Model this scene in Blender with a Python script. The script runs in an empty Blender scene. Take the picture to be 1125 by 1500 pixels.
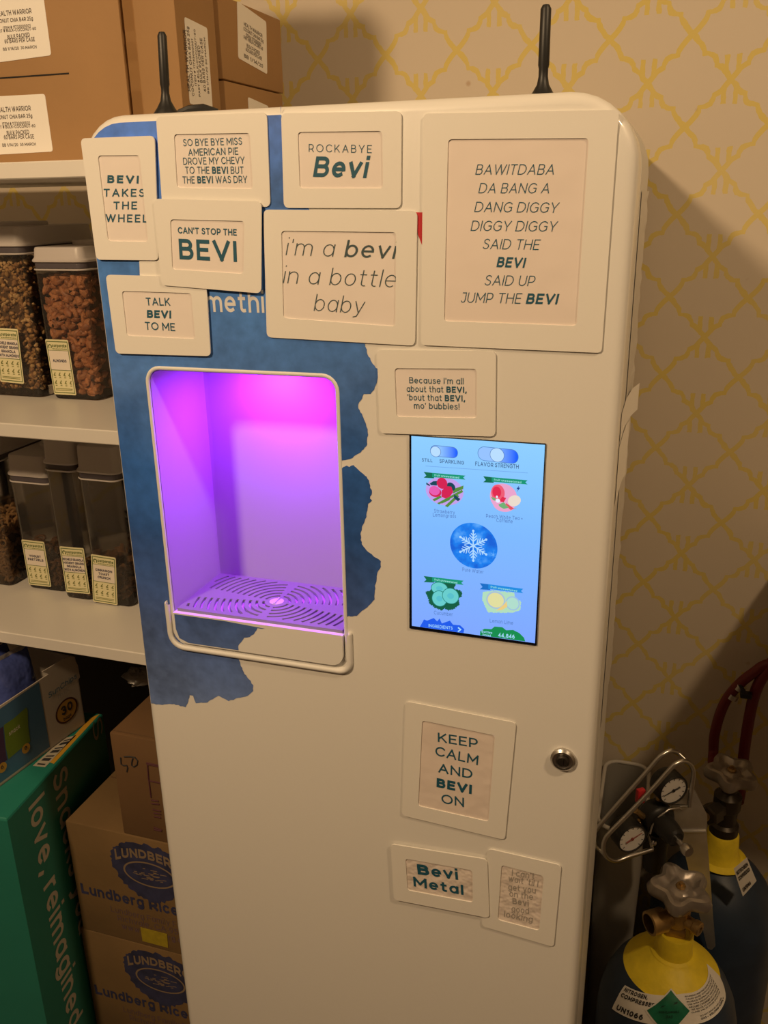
import bpy, bmesh, math, random
from mathutils import Vector, Matrix

random.seed(7)
C = bpy.context.scene.collection
SC = bpy.context.scene

# ------------------------------------------------------------------ colour
def lin(r, g=None, b=None):
    if g is None: r, g, b = r
    f = lambda c: (c / 12.92 if c <= 0.04045 else ((c + 0.055) / 1.055) ** 2.4)
    return (f(r / 255), f(g / 255), f(b / 255), 1.0)

# ------------------------------------------------------------------ camera
CAM = Vector((0.5034841, -0.70216944, 1.52949205))
FPX, YAW, PITCH, ROLL = 1286.65026, 0.31768281, 0.34289044, -0.01807869
_cy, _sy = math.cos(YAW), math.sin(YAW)
FWD = Vector((-_sy * math.cos(PITCH), _cy * math.cos(PITCH), -math.sin(PITCH)))
_r = Vector((_cy, _sy, 0)); _u = _r.cross(FWD)
RGT = _r * math.cos(ROLL) + _u * math.sin(ROLL)
UPV = -_r * math.sin(ROLL) + _u * math.cos(ROLL)
cd = bpy.data.cameras.new('camera'); cam = bpy.data.objects.new('camera', cd); C.objects.link(cam)
M = Matrix((RGT, UPV, -FWD)).transposed().to_4x4(); M.translation = CAM
cam.matrix_world = M
cd.sensor_fit = 'VERTICAL'; cd.sensor_height = 36.0; cd.lens = FPX / 1500 * 36
cd.clip_start = 0.02; cd.clip_end = 30
SC.camera = cam

# ------------------------------------------------------------------ world, lights, exposure
SC.view_settings.view_transform = 'Standard'; SC.view_settings.look = 'None'
SC.view_settings.gamma = 1.0; SC.view_settings.use_curve_mapping = False
SC.view_settings.exposure = 0.0
W = bpy.data.worlds.new('world'); SC.world = W; W.use_nodes = True
W.node_tree.nodes['Background'].inputs[0].default_value = (1.0, 0.72, 0.45, 1)
W.node_tree.nodes['Background'].inputs[1].default_value = 0.02
WARM = (1.0, 0.70, 0.40)
def area(name, loc, target, power, size, col=WARM):
    l = bpy.data.lights.new(name, 'AREA'); l.shape = 'DISK'; l.size = size; l.energy = power; l.color = col
    o = bpy.data.objects.new(name, l); C.objects.link(o); o.location = loc
    o.rotation_euler = (Vector(target) - Vector(loc)).to_track_quat('-Z', 'Y').to_euler()
    return o
area('pendant_lamp_light', (-0.29, -1.10, 2.20), (0.2, 0.1, 1.2), 16, 0.14)
area('second_ceiling_lamp_light', (1.33, -0.60, 2.44), (0.5, 0.5, 1.0), 9.5, 0.12)
area('led_violet_light', (0.135, 0.052, 1.376), (0.125, 0.06, 1.10), 1.25, 0.06, (0.29, 0.018, 1.0))
area('led_magenta_light', (0.150, 0.068, 1.378), (0.150, 0.10, 1.33), 0.042, 0.025, (1.0, 0.03, 0.55))

# ------------------------------------------------------------------ materials
MATS = {}
def nodes_of(name):
    m = bpy.data.materials.new(name); m.use_nodes = True
    nt = m.node_tree; b = nt.nodes['Principled BSDF']
    return m, nt, b
def mat(name, rgb, rough=0.5, metal=0.0, var=0.0, scale=20.0, bump=0.0, bscale=60.0, coat=0.0, spec=0.5, detail=3.0):
    if name in MATS: return MATS[name]
    m, nt, b = nodes_of(name)
    c = lin(rgb) if max(rgb) > 1.0 else (*rgb, 1)
    b.inputs['Base Color'].default_value = c
    b.inputs['Roughness'].default_value = rough; b.inputs['Metallic'].default_value = metal
    b.inputs['Coat Weight'].default_value = coat; b.inputs['Coat Roughness'].default_value = .1; b.inputs['Specular IOR Level'].default_value = spec
    tc = nt.nodes.new('ShaderNodeTexCoord')
    if var > 0:
        n = nt.nodes.new('ShaderNodeTexNoise'); n.inputs['Scale'].default_value = scale; n.inputs['Detail'].default_value = detail
        nt.links.new(tc.outputs['Object'], n.inputs['Vector'])
        r = nt.nodes.new('ShaderNodeMapRange'); r.inputs[1].default_value = 0.3; r.inputs[2].default_value = 0.7
        r.inputs[3].default_value = 1 - var; r.inputs[4].default_value = 1 + var
        nt.links.new(n.outputs['Fac'], r.inputs[0])
        mx = nt.nodes.new('ShaderNodeVectorMath'); mx.operation = 'SCALE'; mx.inputs[0].default_value = c[:3]
        nt.links.new(r.outputs[0], mx.inputs['Scale']); nt.links.new(mx.outputs[0], b.inputs['Base Color'])
    if bump > 0:
        n2 = nt.nodes.new('ShaderNodeTexNoise'); n2.inputs['Scale'].default_value = bscale; n2.inputs['Detail'].default_value = 2
        nt.links.new(tc.outputs['Object'], n2.inputs['Vector'])
        bp = nt.nodes.new('ShaderNodeBump'); bp.inputs['Strength'].default_value = bump; bp.inputs['Distance'].default_value = 0.01
        nt.links.new(n2.outputs['Fac'], bp.inputs['Height']); nt.links.new(bp.outputs[0], b.inputs['Normal'])
    MATS[name] = m; return m
def emit(name, rgb, k=1.0):
    if name in MATS: return MATS[name]
    m, nt, b = nodes_of(name)
    b.inputs['Base Color'].default_value = (0.01, 0.01, 0.01, 1); b.inputs['Roughness'].default_value = 0.3
    b.inputs['Specular IOR Level'].default_value = 0.1
    b.inputs['Emission Color'].default_value = lin(rgb); b.inputs['Emission Strength'].default_value = k
    MATS[name] = m; return m
def clear(name, tint, rough=0.06, haze=0.0):
    if name in MATS: return MATS[name]
    m = bpy.data.materials.new(name); m.use_nodes = True; nt = m.node_tree; nt.nodes.clear()
    o = nt.nodes.new('ShaderNodeOutputMaterial'); t = nt.nodes.new('ShaderNodeBsdfTransparent'); g = nt.nodes.new('ShaderNodeBsdfGlossy')
    t.inputs[0].default_value = (*tint, 1); g.inputs['Roughness'].default_value = rough
    f = nt.nodes.new('ShaderNodeFresnel'); f.inputs[0].default_value = 1.45
    x = nt.nodes.new('ShaderNodeMixShader')
    df = nt.nodes.new('ShaderNodeBsdfDiffuse'); df.inputs[0].default_value = (.42, .39, .37, 1); y = nt.nodes.new('ShaderNodeMixShader'); y.inputs[0].default_value = haze
    nt.links.new(t.outputs[0], y.inputs[1]); nt.links.new(df.outputs[0], y.inputs[2])
    nt.links.new(f.outputs[0], x.inputs[0]); nt.links.new(y.outputs[0], x.inputs[1]); nt.links.new(g.outputs[0], x.inputs[2])
    nt.links.new(x.outputs[0], o.inputs[0]); MATS[name] = m; return m

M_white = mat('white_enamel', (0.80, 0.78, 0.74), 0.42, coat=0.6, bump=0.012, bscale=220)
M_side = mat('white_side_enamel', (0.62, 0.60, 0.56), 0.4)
M_matte = mat('matte_white', (0.78, 0.77, 0.75), 0.55)
M_mat = mat('frame_white', (.805, .78, .73), 0.5, bump=0.01, bscale=300)
M_paper = mat('paper', (0.80, 0.73, 0.69), 0.65, bump=0.12, bscale=22)
M_crump = mat('crumpled_paper', (0.76, 0.67, 0.61), 0.55, bump=0.35, bscale=75)
M_teal = mat('teal_ink', (0.010, 0.092, 0.150), 0.6)
M_greyink = mat('grey_green_ink', (0.10, 0.135, 0.14), 0.6)
M_faint = mat('faded_ink', (.36, .33, .30), 0.6)
M_black = mat('black_plastic', (0.012, 0.012, 0.012), 0.45)
M_dark = mat('dark_gap', (0.01, 0.008, 0.007), 0.8)
M_inkblk = mat('black_ink', (0.03, 0.03, 0.035), 0.7)
M_lblink = mat('label_ink', (0.10, 0.08, 0.07), 0.7)
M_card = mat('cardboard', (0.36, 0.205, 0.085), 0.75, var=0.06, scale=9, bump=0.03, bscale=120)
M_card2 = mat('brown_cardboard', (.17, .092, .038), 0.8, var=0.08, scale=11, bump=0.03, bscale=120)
M_edge = mat('cardboard_edge', (.16, .09, .04), 0.85)
M_label = mat('white_label', (.85, .82, .77), 0.55)
M_shelf = mat('white_melamine', (0.78, 0.75, 0.70), 0.38, var=0.02, scale=6)
M_steel = mat('steel', (0.62, 0.60, 0.57), 0.28, 1.0)
M_galv = mat('galvanised_plate', (.72, .70, .67), 0.42, 0.9, var=0.15, scale=30)
M_brass = mat('tarnished_brass', (0.42, 0.28, 0.12), 0.42, 0.9, var=0.25, scale=45)
M_cast = mat('cast_grey_metal', (0.36, 0.32, 0.29), 0.36, 0.6, var=0.1, scale=40)
M_blue = mat('tank_blue', (.022, .040, .075), 0.45, var=0.2, scale=25)
M_yellow = mat('tank_yellow', (.85, .66, .03), 0.5, var=0.12, scale=40, bump=0.1, bscale=90)
M_red = mat('red_hose', (.14, .008, .012), 0.4)
M_redp = mat('red_paint', (0.55, 0.02, 0.03), 0.45)

# ------------------------------------------------------------------ mesh builder
class MB:
    def __init__(s): s.v = []; s.f = []; s.m = []; s.k = 0
    def poly(s, pts):
        i = len(s.v); s.v += [Vector(p) for p in pts]; s.f.append(list(range(i, i + len(pts)))); s.m.append(s.k)
    def grid(s, rings, close=True, cap0=False, cap1=False):
        i0 = len(s.v); n = len(rings[0])
        for r in rings: s.v += [Vector(p) for p in r]
        for a in range(len(rings) - 1):
            for b in range(n if close else n - 1):
                c = (b + 1) % n
                s.f.append([i0 + a * n + b, i0 + a * n + c, i0 + (a + 1) * n + c, i0 + (a + 1) * n + b]); s.m.append(s.k)
        if cap0: s.f.append([i0 + b for b in range(n)][::-1]); s.m.append(s.k)
        if cap1: s.f.append([i0 + (len(rings) - 1) * n + b for b in range(n)]); s.m.append(s.k)
    def box(s, x0, x1, y0, y1, z0, z1, bev=0.0, seg=2):
        if bev <= 0:
            s.grid([[(x0, y0, z0), (x1, y0, z0), (x1, y1, z0), (x0, y1, z0)], [(x0, y0, z1), (x1, y0, z1), (x1, y1, z1), (x0, y1, z1)]], True, True, True); return
        rings = []
        prof = [(bev * (1 - math.sin(t * math.pi / 2 / seg)), bev * (1 - math.cos(t * math.pi / 2 / seg))) for t in range(seg + 1)]
        for ins, dz in prof: rings.append([(x, y, z0 + dz) for x, y in rrect(x0 + ins, x1 - ins, y0 + ins, y1 - ins, max(bev - ins * 0.99, 1e-5), seg)])
        for ins, dz in reversed(prof): rings.append([(x, y, z1 - dz) for x, y in rrect(x0 + ins, x1 - ins, y0 + ins, y1 - ins, max(bev - ins * 0.99, 1e-5), seg)])
        s.grid(rings, True, True, True)
    def lathe(s, prof, P, axis=(0, 0, 1), n=32, lobes=0, lobe=0.0, cap=True):
        ax = Vector(axis).normalized(); a = ax.orthogonal().normalized(); b = ax.cross(a)
        if abs(ax.z) > 0.999: a = Vector((1, 0, 0)); b = Vector((0, 1, 0)) if ax.z > 0 else Vector((0, -1, 0))
        P = Vector(P); rings = []
        for r, z in prof:
            ring = []
            for k in range(n):
                t = 2 * math.pi * k / n
                rr = max(r, 1e-5) * (1 + lobe * math.cos(lobes * t) if lobes and r > 0.4 * max(q[0] for q in prof) else 1)
                ring.append(P + ax * z + a * (rr * math.cos(t)) + b * (rr * math.sin(t)))
            rings.append(ring)
        s.grid(rings, True, cap, cap)
    def tube(s, pts, r, n=10, closed=False, cap=True):
        pts = [Vector(p) for p in pts]; N = len(pts); rings = []; prev = None
        for i in range(N):
            if closed: d = pts[(i + 1) % N] - pts[i - 1]
            else: d = pts[min(i + 1, N - 1)] - pts[max(i - 1, 0)]
            d.normalize()
            if prev is None: a = d.orthogonal().normalized()
            else: a = (prev - d * prev.dot(d)).normalized()
            prev = a; b = d.cross(a); rr = r[i] if isinstance(r, (list, tuple)) else r
            rings.append([pts[i] + a * (rr * math.cos(2 * math.pi * k / n)) + b * (rr * math.sin(2 * math.pi * k / n)) for k in range(n)])
        if closed: rings.append(rings[0]); cap = False
        s.grid(rings, True, cap, cap)
    def ball(s, P, rx, ry, rz, rot=None, nu=10, nv=6, jit=0.0):
        P = Vector(P); R = rot or Matrix.Identity(3); rings = []
        for j in range(nv + 1):
            ph = math.pi * j / nv; ring = []
            for k in range(nu):
                t = 2 * math.pi * k / nu; q = 1 + random.uniform(-jit, jit)
                ring.append(P + R @ Vector((rx * q * math.sin(ph) * math.cos(t), ry * q * math.sin(ph) * math.sin(t), rz * q * math.cos(ph))))
            rings.append(ring)
        s.grid(rings)
    def fill(s, loops, to3, thick=None):
        """fill 2D loops (outer + holes); to3(a,b,off)"""
        bm = bmesh.new(); es = []
        for lp in loops:
            vs = [bm.verts.new((a, b, 0)) for a, b in lp]
            for i in range(len(vs)): es.append(bm.edges.new((vs[i], vs[(i + 1) % len(vs)])))
        bmesh.ops.triangle_fill(bm, use_beauty=True, edges=es)
        bm.verts.index_update(); i0 = len(s.v)
        vv = [v.co.copy() for v in bm.verts]
        fs = [[v.index for v in f.verts] for f in bm.faces]; bm.free()
        s.v += [Vector(to3(v.x, v.y, 0.0)) for v in vv]
        for f in fs: s.f.append([i0 + q for q in f]); s.m.append(s.k)
        if thick:
            for lp in loops:
                s.grid([[to3(a, b, 0.0) for a, b in lp], [to3(a, b, -thick) for a, b in lp]])
            i1 = len(s.v); s.v += [Vector(to3(v.x, v.y, -thick)) for v in vv]
            for f in fs: s.f.append([i1 + q for q in f][::-1]); s.m.append(s.k)

def rrect(x0, x1, y0, y1, r, n=6):
    out = []
    rs = r if isinstance(r, (list, tuple)) else [r] * 4
    for (cx, cy, a0), q in zip(((x1, y1, 0), (x0, y1, 90), (x0, y0, 180), (x1, y0, 270)), rs):
        sx = -1 if cx == x1 else 1; sy = -1 if cy == y1 else 1
        for k in range(n + 1):
            a = math.radians(a0 + 90 * k / n)
            out.append((cx + sx * q + q * math.cos(a), cy + sy * q + q * math.sin(a)))
    return out

BASE = {}
def obj(name, mb, mats, parent=None, smooth=35):
    me = bpy.data.meshes.new(name)
    off = BASE.get(parent.name, Vector((0, 0, 0))) if parent else Vector((0, 0, 0))
    me.from_pydata([tuple(v - off) for v in mb.v], [], mb.f)
    for m in (mats if isinstance(mats, (list, tuple)) else [mats]): me.materials.append(m)
    me.polygons.foreach_set('material_index', mb.m)
    bm = bmesh.new(); bm.from_mesh(me)
    bmesh.ops.remove_doubles(bm, verts=bm.verts, dist=1e-6)
    bmesh.ops.recalc_face_normals(bm, faces=bm.faces); bm.to_mesh(me); bm.free()
    if smooth:
        me.shade_smooth(); me.set_sharp_from_angle(angle=math.radians(smooth))
    o = bpy.data.objects.new(name, me); C.objects.link(o)
    if parent: o.parent = parent
    BASE[o.name] = off
    return o
def thing(name, label, cat, loc, group=None):
    o = bpy.data.objects.new(name, None); C.objects.link(o); o.location = loc; o.empty_display_size = 0.05
    BASE[o.name] = Vector(loc); tag(o, label, cat, group); return o
def tag(o, label, cat, group=None, kind=None):
    o['label'] = label; o['category'] = cat
    if group: o['group'] = group
    if kind: o['kind'] = kind
    return o
def struct(name, mb, m):
    o = obj(name, mb, m, None, 0); o['kind'] = 'structure'; return o
def copy_tree(o, off, parent=None):
    c = o.copy(); C.objects.link(c)
    if parent: c.parent = parent
    else: c.location = o.location + Vector(off)
    for ch in list(o.children): copy_tree(ch, off, c)
    return c

class Plane:
    """a flat surface in the place: origin, horizontal and upward direction; n points out of it"""
    def __init__(s, P, h=(1, 0, 0), v=(0, 0, 1)):
        s.P = Vector(P); s.h = Vector(h).normalized(); s.v = Vector(v).normalized(); s.n = s.h.cross(s.v)
    def at(s, px, py):
        d = FWD + RGT * ((px - 562.5) / FPX) - UPV * ((py - 750) / FPX)
        q = CAM + d * ((s.P - CAM).dot(s.n) / d.dot(s.n)) - s.P
        return (q.dot(s.h), q.dot(s.v))
    def to3(s, a, b, off=0.0): return s.P + s.h * a + s.v * b + s.n * off
    def p3(s, px, py, off=0.0): a, b = s.at(px, py); return s.to3(a, b, off)
    def up(s, off): return lambda a, b, o=0.0: s.to3(a, b, off + o)
def fillet(pts, r, n=5):
    out = []; N = len(pts)
    for i in range(N):
        p = Vector(pts[i]); a = Vector(pts[i - 1]) - p; b = Vector(pts[(i + 1) % N]) - p
        rr = min(r[i] if isinstance(r, (list, tuple)) else r, a.length * .48, b.length * .48); p0 = p + a.normalized() * rr; p1 = p + b.normalized() * rr
        for k in range(n + 1):
            t = k / n; w = 0.85
            q = (p0 * (1 - t) ** 2 + p * (2 * t * (1 - t) * w) + p1 * t * t) / ((1 - t) ** 2 + 2 * t * (1 - t) * w + t * t)
            out.append((q.x, q.y))
    return out
def quadpx(pl, px, r=0.0, n=5):
    q = [pl.at(*p) for p in px]
    return fillet(q, r, n) if r else q

# ------------------------------------------------------------------ stroke lettering
def A(cx, cy, rx, ry, a0, a1, n=None):
    n = n or max(4, int(abs(a1 - a0) / 18))
    return [(cx + rx * math.cos(math.radians(a0 + (a1 - a0) * k / n)), cy + ry * math.sin(math.radians(a0 + (a1 - a0) * k / n))) for k in range(n + 1)]
def L(*q): return [(q[i], q[i + 1]) for i in range(0, len(q), 2)]
def S(*q, n=4):
    p = L(*q); p = [p[0]] + p + [p[-1]]; out = []
    for i in range(1, len(p) - 2):
        for k in range(n):
            t = k / n
            out.append(tuple(0.5 * (2 * p[i][c] + (p[i + 1][c] - p[i - 1][c]) * t + (2 * p[i - 1][c] - 5 * p[i][c] + 4 * p[i + 1][c] - p[i + 2][c]) * t * t
                       + (3 * p[i][c] - p[i - 1][c] - 3 * p[i + 1][c] + p[i + 2][c]) * t ** 3) for c in (0, 1)))
    return out + [p[-2]]
X = .73
bowl = A(.28, .365, .28, .365, 0, 360, 18)
G = {
 'A': (.82, [L(0, 0, .41, 1), L(.41, 1, .82, 0), L(.14, .33, .68, .33)]),
 'B': (.66, [L(0, 0, 0, 1), L(0, 1, .38, 1) + A(.38, .765, .22, .235, 90, -90)[1:] + L(0, .53), L(0, .53, .42, .53) + A(.42, .265, .24, .265, 90, -90)[1:] + L(0, 0)]),
 'C': (.80, [A(.46, .5, .46, .5, 42, 318)]), 'D': (.80, [L(0, 0, 0, 1), L(0, 1, .33, 1) + A(.33, .5, .47, .5, 90, -90)[1:] + L(0, 0)]),
 'E': (.58, [L(.58, 1, 0, 1, 0, 0, .58, 0), L(0, .52, .5, .52)]), 'F': (.56, [L(.56, 1, 0, 1, 0, 0), L(0, .48, .48, .48)]),
 'G': (.84, [A(.46, .5, .46, .5, 42, 322), L(.84, .14, .84, .5, .56, .5)]), 'H': (.74, [L(0, 0, 0, 1), L(.74, 0, .74, 1), L(0, .52, .74, .52)]),
 'I': (0.0, [L(0, 0, 0, 1)]), 'J': (.46, [L(.08, 1, .46, 1, .46, .3) + A(.23, .25, .23, .25, 0, -150)]),
 'K': (.68, [L(0, 0, 0, 1), L(.64, 1, .02, .34), L(.24, .57, .68, 0)]), 'L': (.54, [L(0, 1, 0, 0, .54, 0)]),
 'M': (.92, [L(0, 0, 0, 1), L(0, 1, .46, .28), L(.46, .28, .92, 1), L(.92, 1, .92, 0)]), 'N': (.76, [L(0, 0, 0, 1), L(0, 1, .76, 0), L(.76, 0, .76, 1)]),
 'O': (.98, [A(.49, .5, .49, .5, 0, 360, 24)]), 'P': (.64, [L(0, 0, 0, 1), L(0, 1, .34, 1) + A(.34, .68, .30, .32, 90, -90)[1:] + L(0, .36)]),
 'Q': (.98, [A(.49, .5, .49, .5, 0, 360, 24), L(.58, .2, .92, -.12)]),
 'R': (.66, [L(0, 0, 0, 1), L(0, 1, .34, 1) + A(.34, .68, .30, .32, 90, -90)[1:] + L(0, .36), L(.38, .36, .66, 0)]),
 'S': (.60, [S(.56, .86, .45, .97, .3, 1, .14, .96, .05, .85, .05, .71, .13, .6, .3, .53, .47, .45, .57, .34, .57, .17, .46, .04, .3, 0, .13, .03, .01, .14)]),
 'T': (.66, [L(0, 1, .66, 1), L(.33, 1, .33, 0)]), 'U': (.72, [L(0, 1, 0, .36) + A(.36, .36, .36, .36, 180, 360) + L(.72, 1)]),
 'V': (.80, [L(0, 1, .4, 0), L(.4, 0, .8, 1)]), 'W': (1.26, [L(0, 1, .32, 0), L(.32, 0, .63, 1), L(.63, 1, .94, 0), L(.94, 0, 1.26, 1)]),
 'X': (.72, [L(0, 0, .70, 1), L(0, 1, .72, 0)]), 'Y': (.74, [L(0, 1, .37, .4), L(.74, 1, .37, .4), L(.37, .4, .37, 0)]), 'Z': (.66, [L(0, 1, .64, 1, .02, 0, .66, 0)]),
 'a': (.56, [bowl, L(.56, 0, .56, X)]), 'b': (.56, [bowl, L(0, 0, 0, 1.04)]), 'c': (.52, [A(.28, .365, .28, .365, 48, 312)]), 'd': (.56, [bowl, L(.56, 0, .56, 1.04)]),
 'e': (.56, [L(.04, .37, .52, .37), A(.28, .365, .28, .365, 0, 305)]), 'f': (.32, [A(.30, .86, .17, .18, 80, 180) + L(.13, 0), L(0, .68, .31, .68)]),
 'g': (.56, [bowl, L(.56, X, .56, 0) + A(.28, -.03, .28, .25, 0, -145)]), 'h': (.52, [L(0, 0, 0, 1.04), A(.26, .45, .26, .28, 180, 0) + L(.52, 0)]),
 'i': (0.0, [L(0, 0, 0, X), L(0, 1.08, 0, 1.10)]), 'j': (.1, [L(.1, X, .1, -.1) + A(-.05, -.1, .15, .15, 0, -90), L(.1, 1.08, .1, 1.10)]),
 'k': (.52, [L(0, 0, 0, 1.04), L(.48, X, .02, .25), L(.18, .42, .52, 0)]), 'l': (0.0, [L(0, 0, 0, 1.04)]),
 'm': (.90, [L(0, 0, 0, X), A(.225, .47, .225, .26, 180, 0) + L(.45, 0), A(.675, .47, .225, .26, 180, 0) + L(.90, 0)]),
 'n': (.52, [L(0, 0, 0, X), A(.26, .45, .26, .28, 180, 0) + L(.52, 0)]), 'o': (.56, [bowl]),
 'p': (.56, [bowl, L(0, -.28, 0, X)]), 'q': (.56, [bowl, L(.56, -.28, .56, X)]), 'r': (.28, [L(0, 0, 0, X), A(.26, .45, .26, .28, 180, 85)]),
 's': (.44, [[(x * .74, y * X) for x, y in S(.56, .86, .45, .97, .3, 1, .14, .96, .05, .85, .05, .71, .13, .6, .3, .53, .47, .45, .57, .34, .57, .17, .46, .04, .3, 0, .13, .03, .01, .14)]]),
 't': (.33, [L(.12, .95, .12, .17) + A(.27, .17, .15, .17, 180, 290), L(0, .70, .31, .70)]),
 'u': (.52, [L(0, X, 0, .28) + A(.26, .27, .26, .27, 180, 360) + L(.52, X), L(.52, 0, .52, X)]), 'v': (.54, [L(0, X, .27, 0), L(.27, 0, .54, X)]),
 'w': (.86, [L(0, X, .22, 0), L(.22, 0, .43, X), L(.43, X, .64, 0), L(.64, 0, .86, X)]), 'x': (.5, [L(0, 0, .48, X), L(.02, X, .5, 0)]),
 'y': (.54, [L(0, X, .28, 0), L(.54, X, .2, -.2, .02, -.26)]), 'z': (.46, [L(0, X, .44, X, .02, 0, .46, 0)]),
 '0': (.60, [A(.3, .5, .3, .5, 0, 360, 20)]), '1': (.26, [L(0, .82, .26, 1, .26, 0)]), '2': (.56, [A(.28, .72, .27, .28, 160, -30) + L(.02, 0, .56, 0)]),
 '3': (.56, [A(.26, .74, .26, .26, 150, -90), A(.27, .25, .28, .26, 90, -150)]), '4': (.62, [L(.48, 0, .48, 1, 0, .26, .62, .26)]),
 '5': (.56, [L(.52, 1, .1, 1, .06, .55) + A(.26, .31, .30, .31, 110, -140)]), '6': (.58, [A(.29, .31, .28, .31, 0, 360, 16), A(.42, .42, .42, .58, 180, 95)]),
 '7': (.56, [L(0, 1, .56, 1, .16, 0)]), '8': (.56, [A(.28, .76, .24, .24, 0, 360, 16), A(.28, .26, .28, .26, 0, 360, 16)]), '9': (.58, [A(.29, .69, .28, .31, 0, 360, 16), A(.16, .58, .42, .58, 0, -85)]),
 "'": (0.0, [L(0, .8, 0, 1.0)]), ',': (.08, [L(.08, .04, 0, -.16)]), '.': (0.0, [L(0, .0, 0, .03)]), '!': (0.0, [L(0, .3, 0, 1), L(0, 0, 0, .03)]),
 '-': (.3, [L(0, .38, .3, .38)]), '+': (.44, [L(0, .4, .44, .4), L(.22, .18, .22, .62)]), '#': (.6, [L(.12, 0, .22, 1), L(.4, 0, .5, 1), L(0, .33, .6, .33), L(.02, .66, .6, .66)]),
 '/': (.4, [L(0, -.05, .4, 1.05)]), ':': (0.0, [L(0, .0, 0, .03), L(0, .55, 0, .58)]),
}
def ribbon(pts, hw, slant):
    N = len(pts); closed = N > 4 and abs(pts[0][0] - pts[-1][0]) + abs(pts[0][1] - pts[-1][1]) < 1e-6
    P = [Vector((x, y)) for x, y in pts]
    if not closed:
        e0 = (P[0] - P[1]).normalized(); e1 = (P[-1] - P[-2]).normalized(); P[0] = P[0] + e0 * hw * .98; P[-1] = P[-1] + e1 * hw * .98
    Lf, Rt = [], []
    for i in range(N):
        if closed: a = P[i] - P[i - 1] if i else P[0] - P[-2]; b = P[i + 1] - P[i] if i < N - 1 else P[1] - P[0]
        else: a = P[i] - P[max(i - 1, 0)]; b = P[min(i + 1, N - 1)] - P[i]
        a = a.normalized() if a.length > 1e-9 else b.normalized(); b = b.normalized() if b.length > 1e-9 else a
        na = Vector((-a.y, a.x)); nb = Vector((-b.y, b.x)); m = na + nb
        if m.length < 1e-6: m = na
        m.normalize(); k = hw / max(m.dot(na), 0.35)
        Lf.append(P[i] + m * k); Rt.append(P[i] - m * k)
    sl = lambda p: (p.x + slant * p.y, p.y)
    return [[sl(Lf[i]), sl(Rt[i]), sl(Rt[i + 1]), sl(Lf[i + 1])] for i in range(N - 1)]
def lay(s, w=.14, slant=0.0, sp=.2):
    """quads of a line of text, cap height 1; '*' toggles a heavier weight"""
    quads = []; x = 0.0; heavy = False; W0 = w if not isinstance(w, tuple) else w[0]; W1 = w if not isinstance(w, tuple) else w[1]
    for ch in s:
        if ch == '*': heavy = not heavy; continue
        wt = W1 if heavy else W0
        if ch == ' ': x += .30 + sp * .6; continue
        gw, st = G[ch]
        if ch.islower(): wt = min(wt, .205)
        for k_, q in enumerate(st):
            pts = [(x + wt / 2 + px, wt / 2 + py * (1 - wt)) for px, py in q]
            quads += [(r_, k_) for r_ in ribbon(pts, wt / 2, slant)]
        x += gw + wt + sp
    return quads, x - sp
def text(mb, s, pl, pA, pB, cap, w=.14, slant=0.0, sp=.2, off=.0003):
    a = Vector(pl.at(*pA)); b = Vector(pl.at(*pB)); d = b - a; ln = d.length; d.normalize(); u = Vector((-d.y, d.x))
    up = Vector(pl.at(pA[0], pA[1] - cap)); h = (up - a).dot(u)
    q, width = lay(s, w, slant, sp); sx = ln / width
    for quad, k in q:
        mb.poly([pl.to3(*(a + d * (x * sx) + u * (y * h)), off + k * 8e-6) for x, y in quad])
def text_uv(mb, s, fn, x0, y0, width, cap, w=.14, slant=0.0, sp=.2, center=False):
    q, wd = lay(s, w, slant, sp); sx = width / wd
    for quad, k in q: mb.poly([fn(x0 + x * sx, y0 + y * cap, k * 8e-6) for x, y in quad])

FR = Plane((0, 0, 0))                      # the machine's front face
MW, MH = 0.47, 1.60                        # machine width and height

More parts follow.
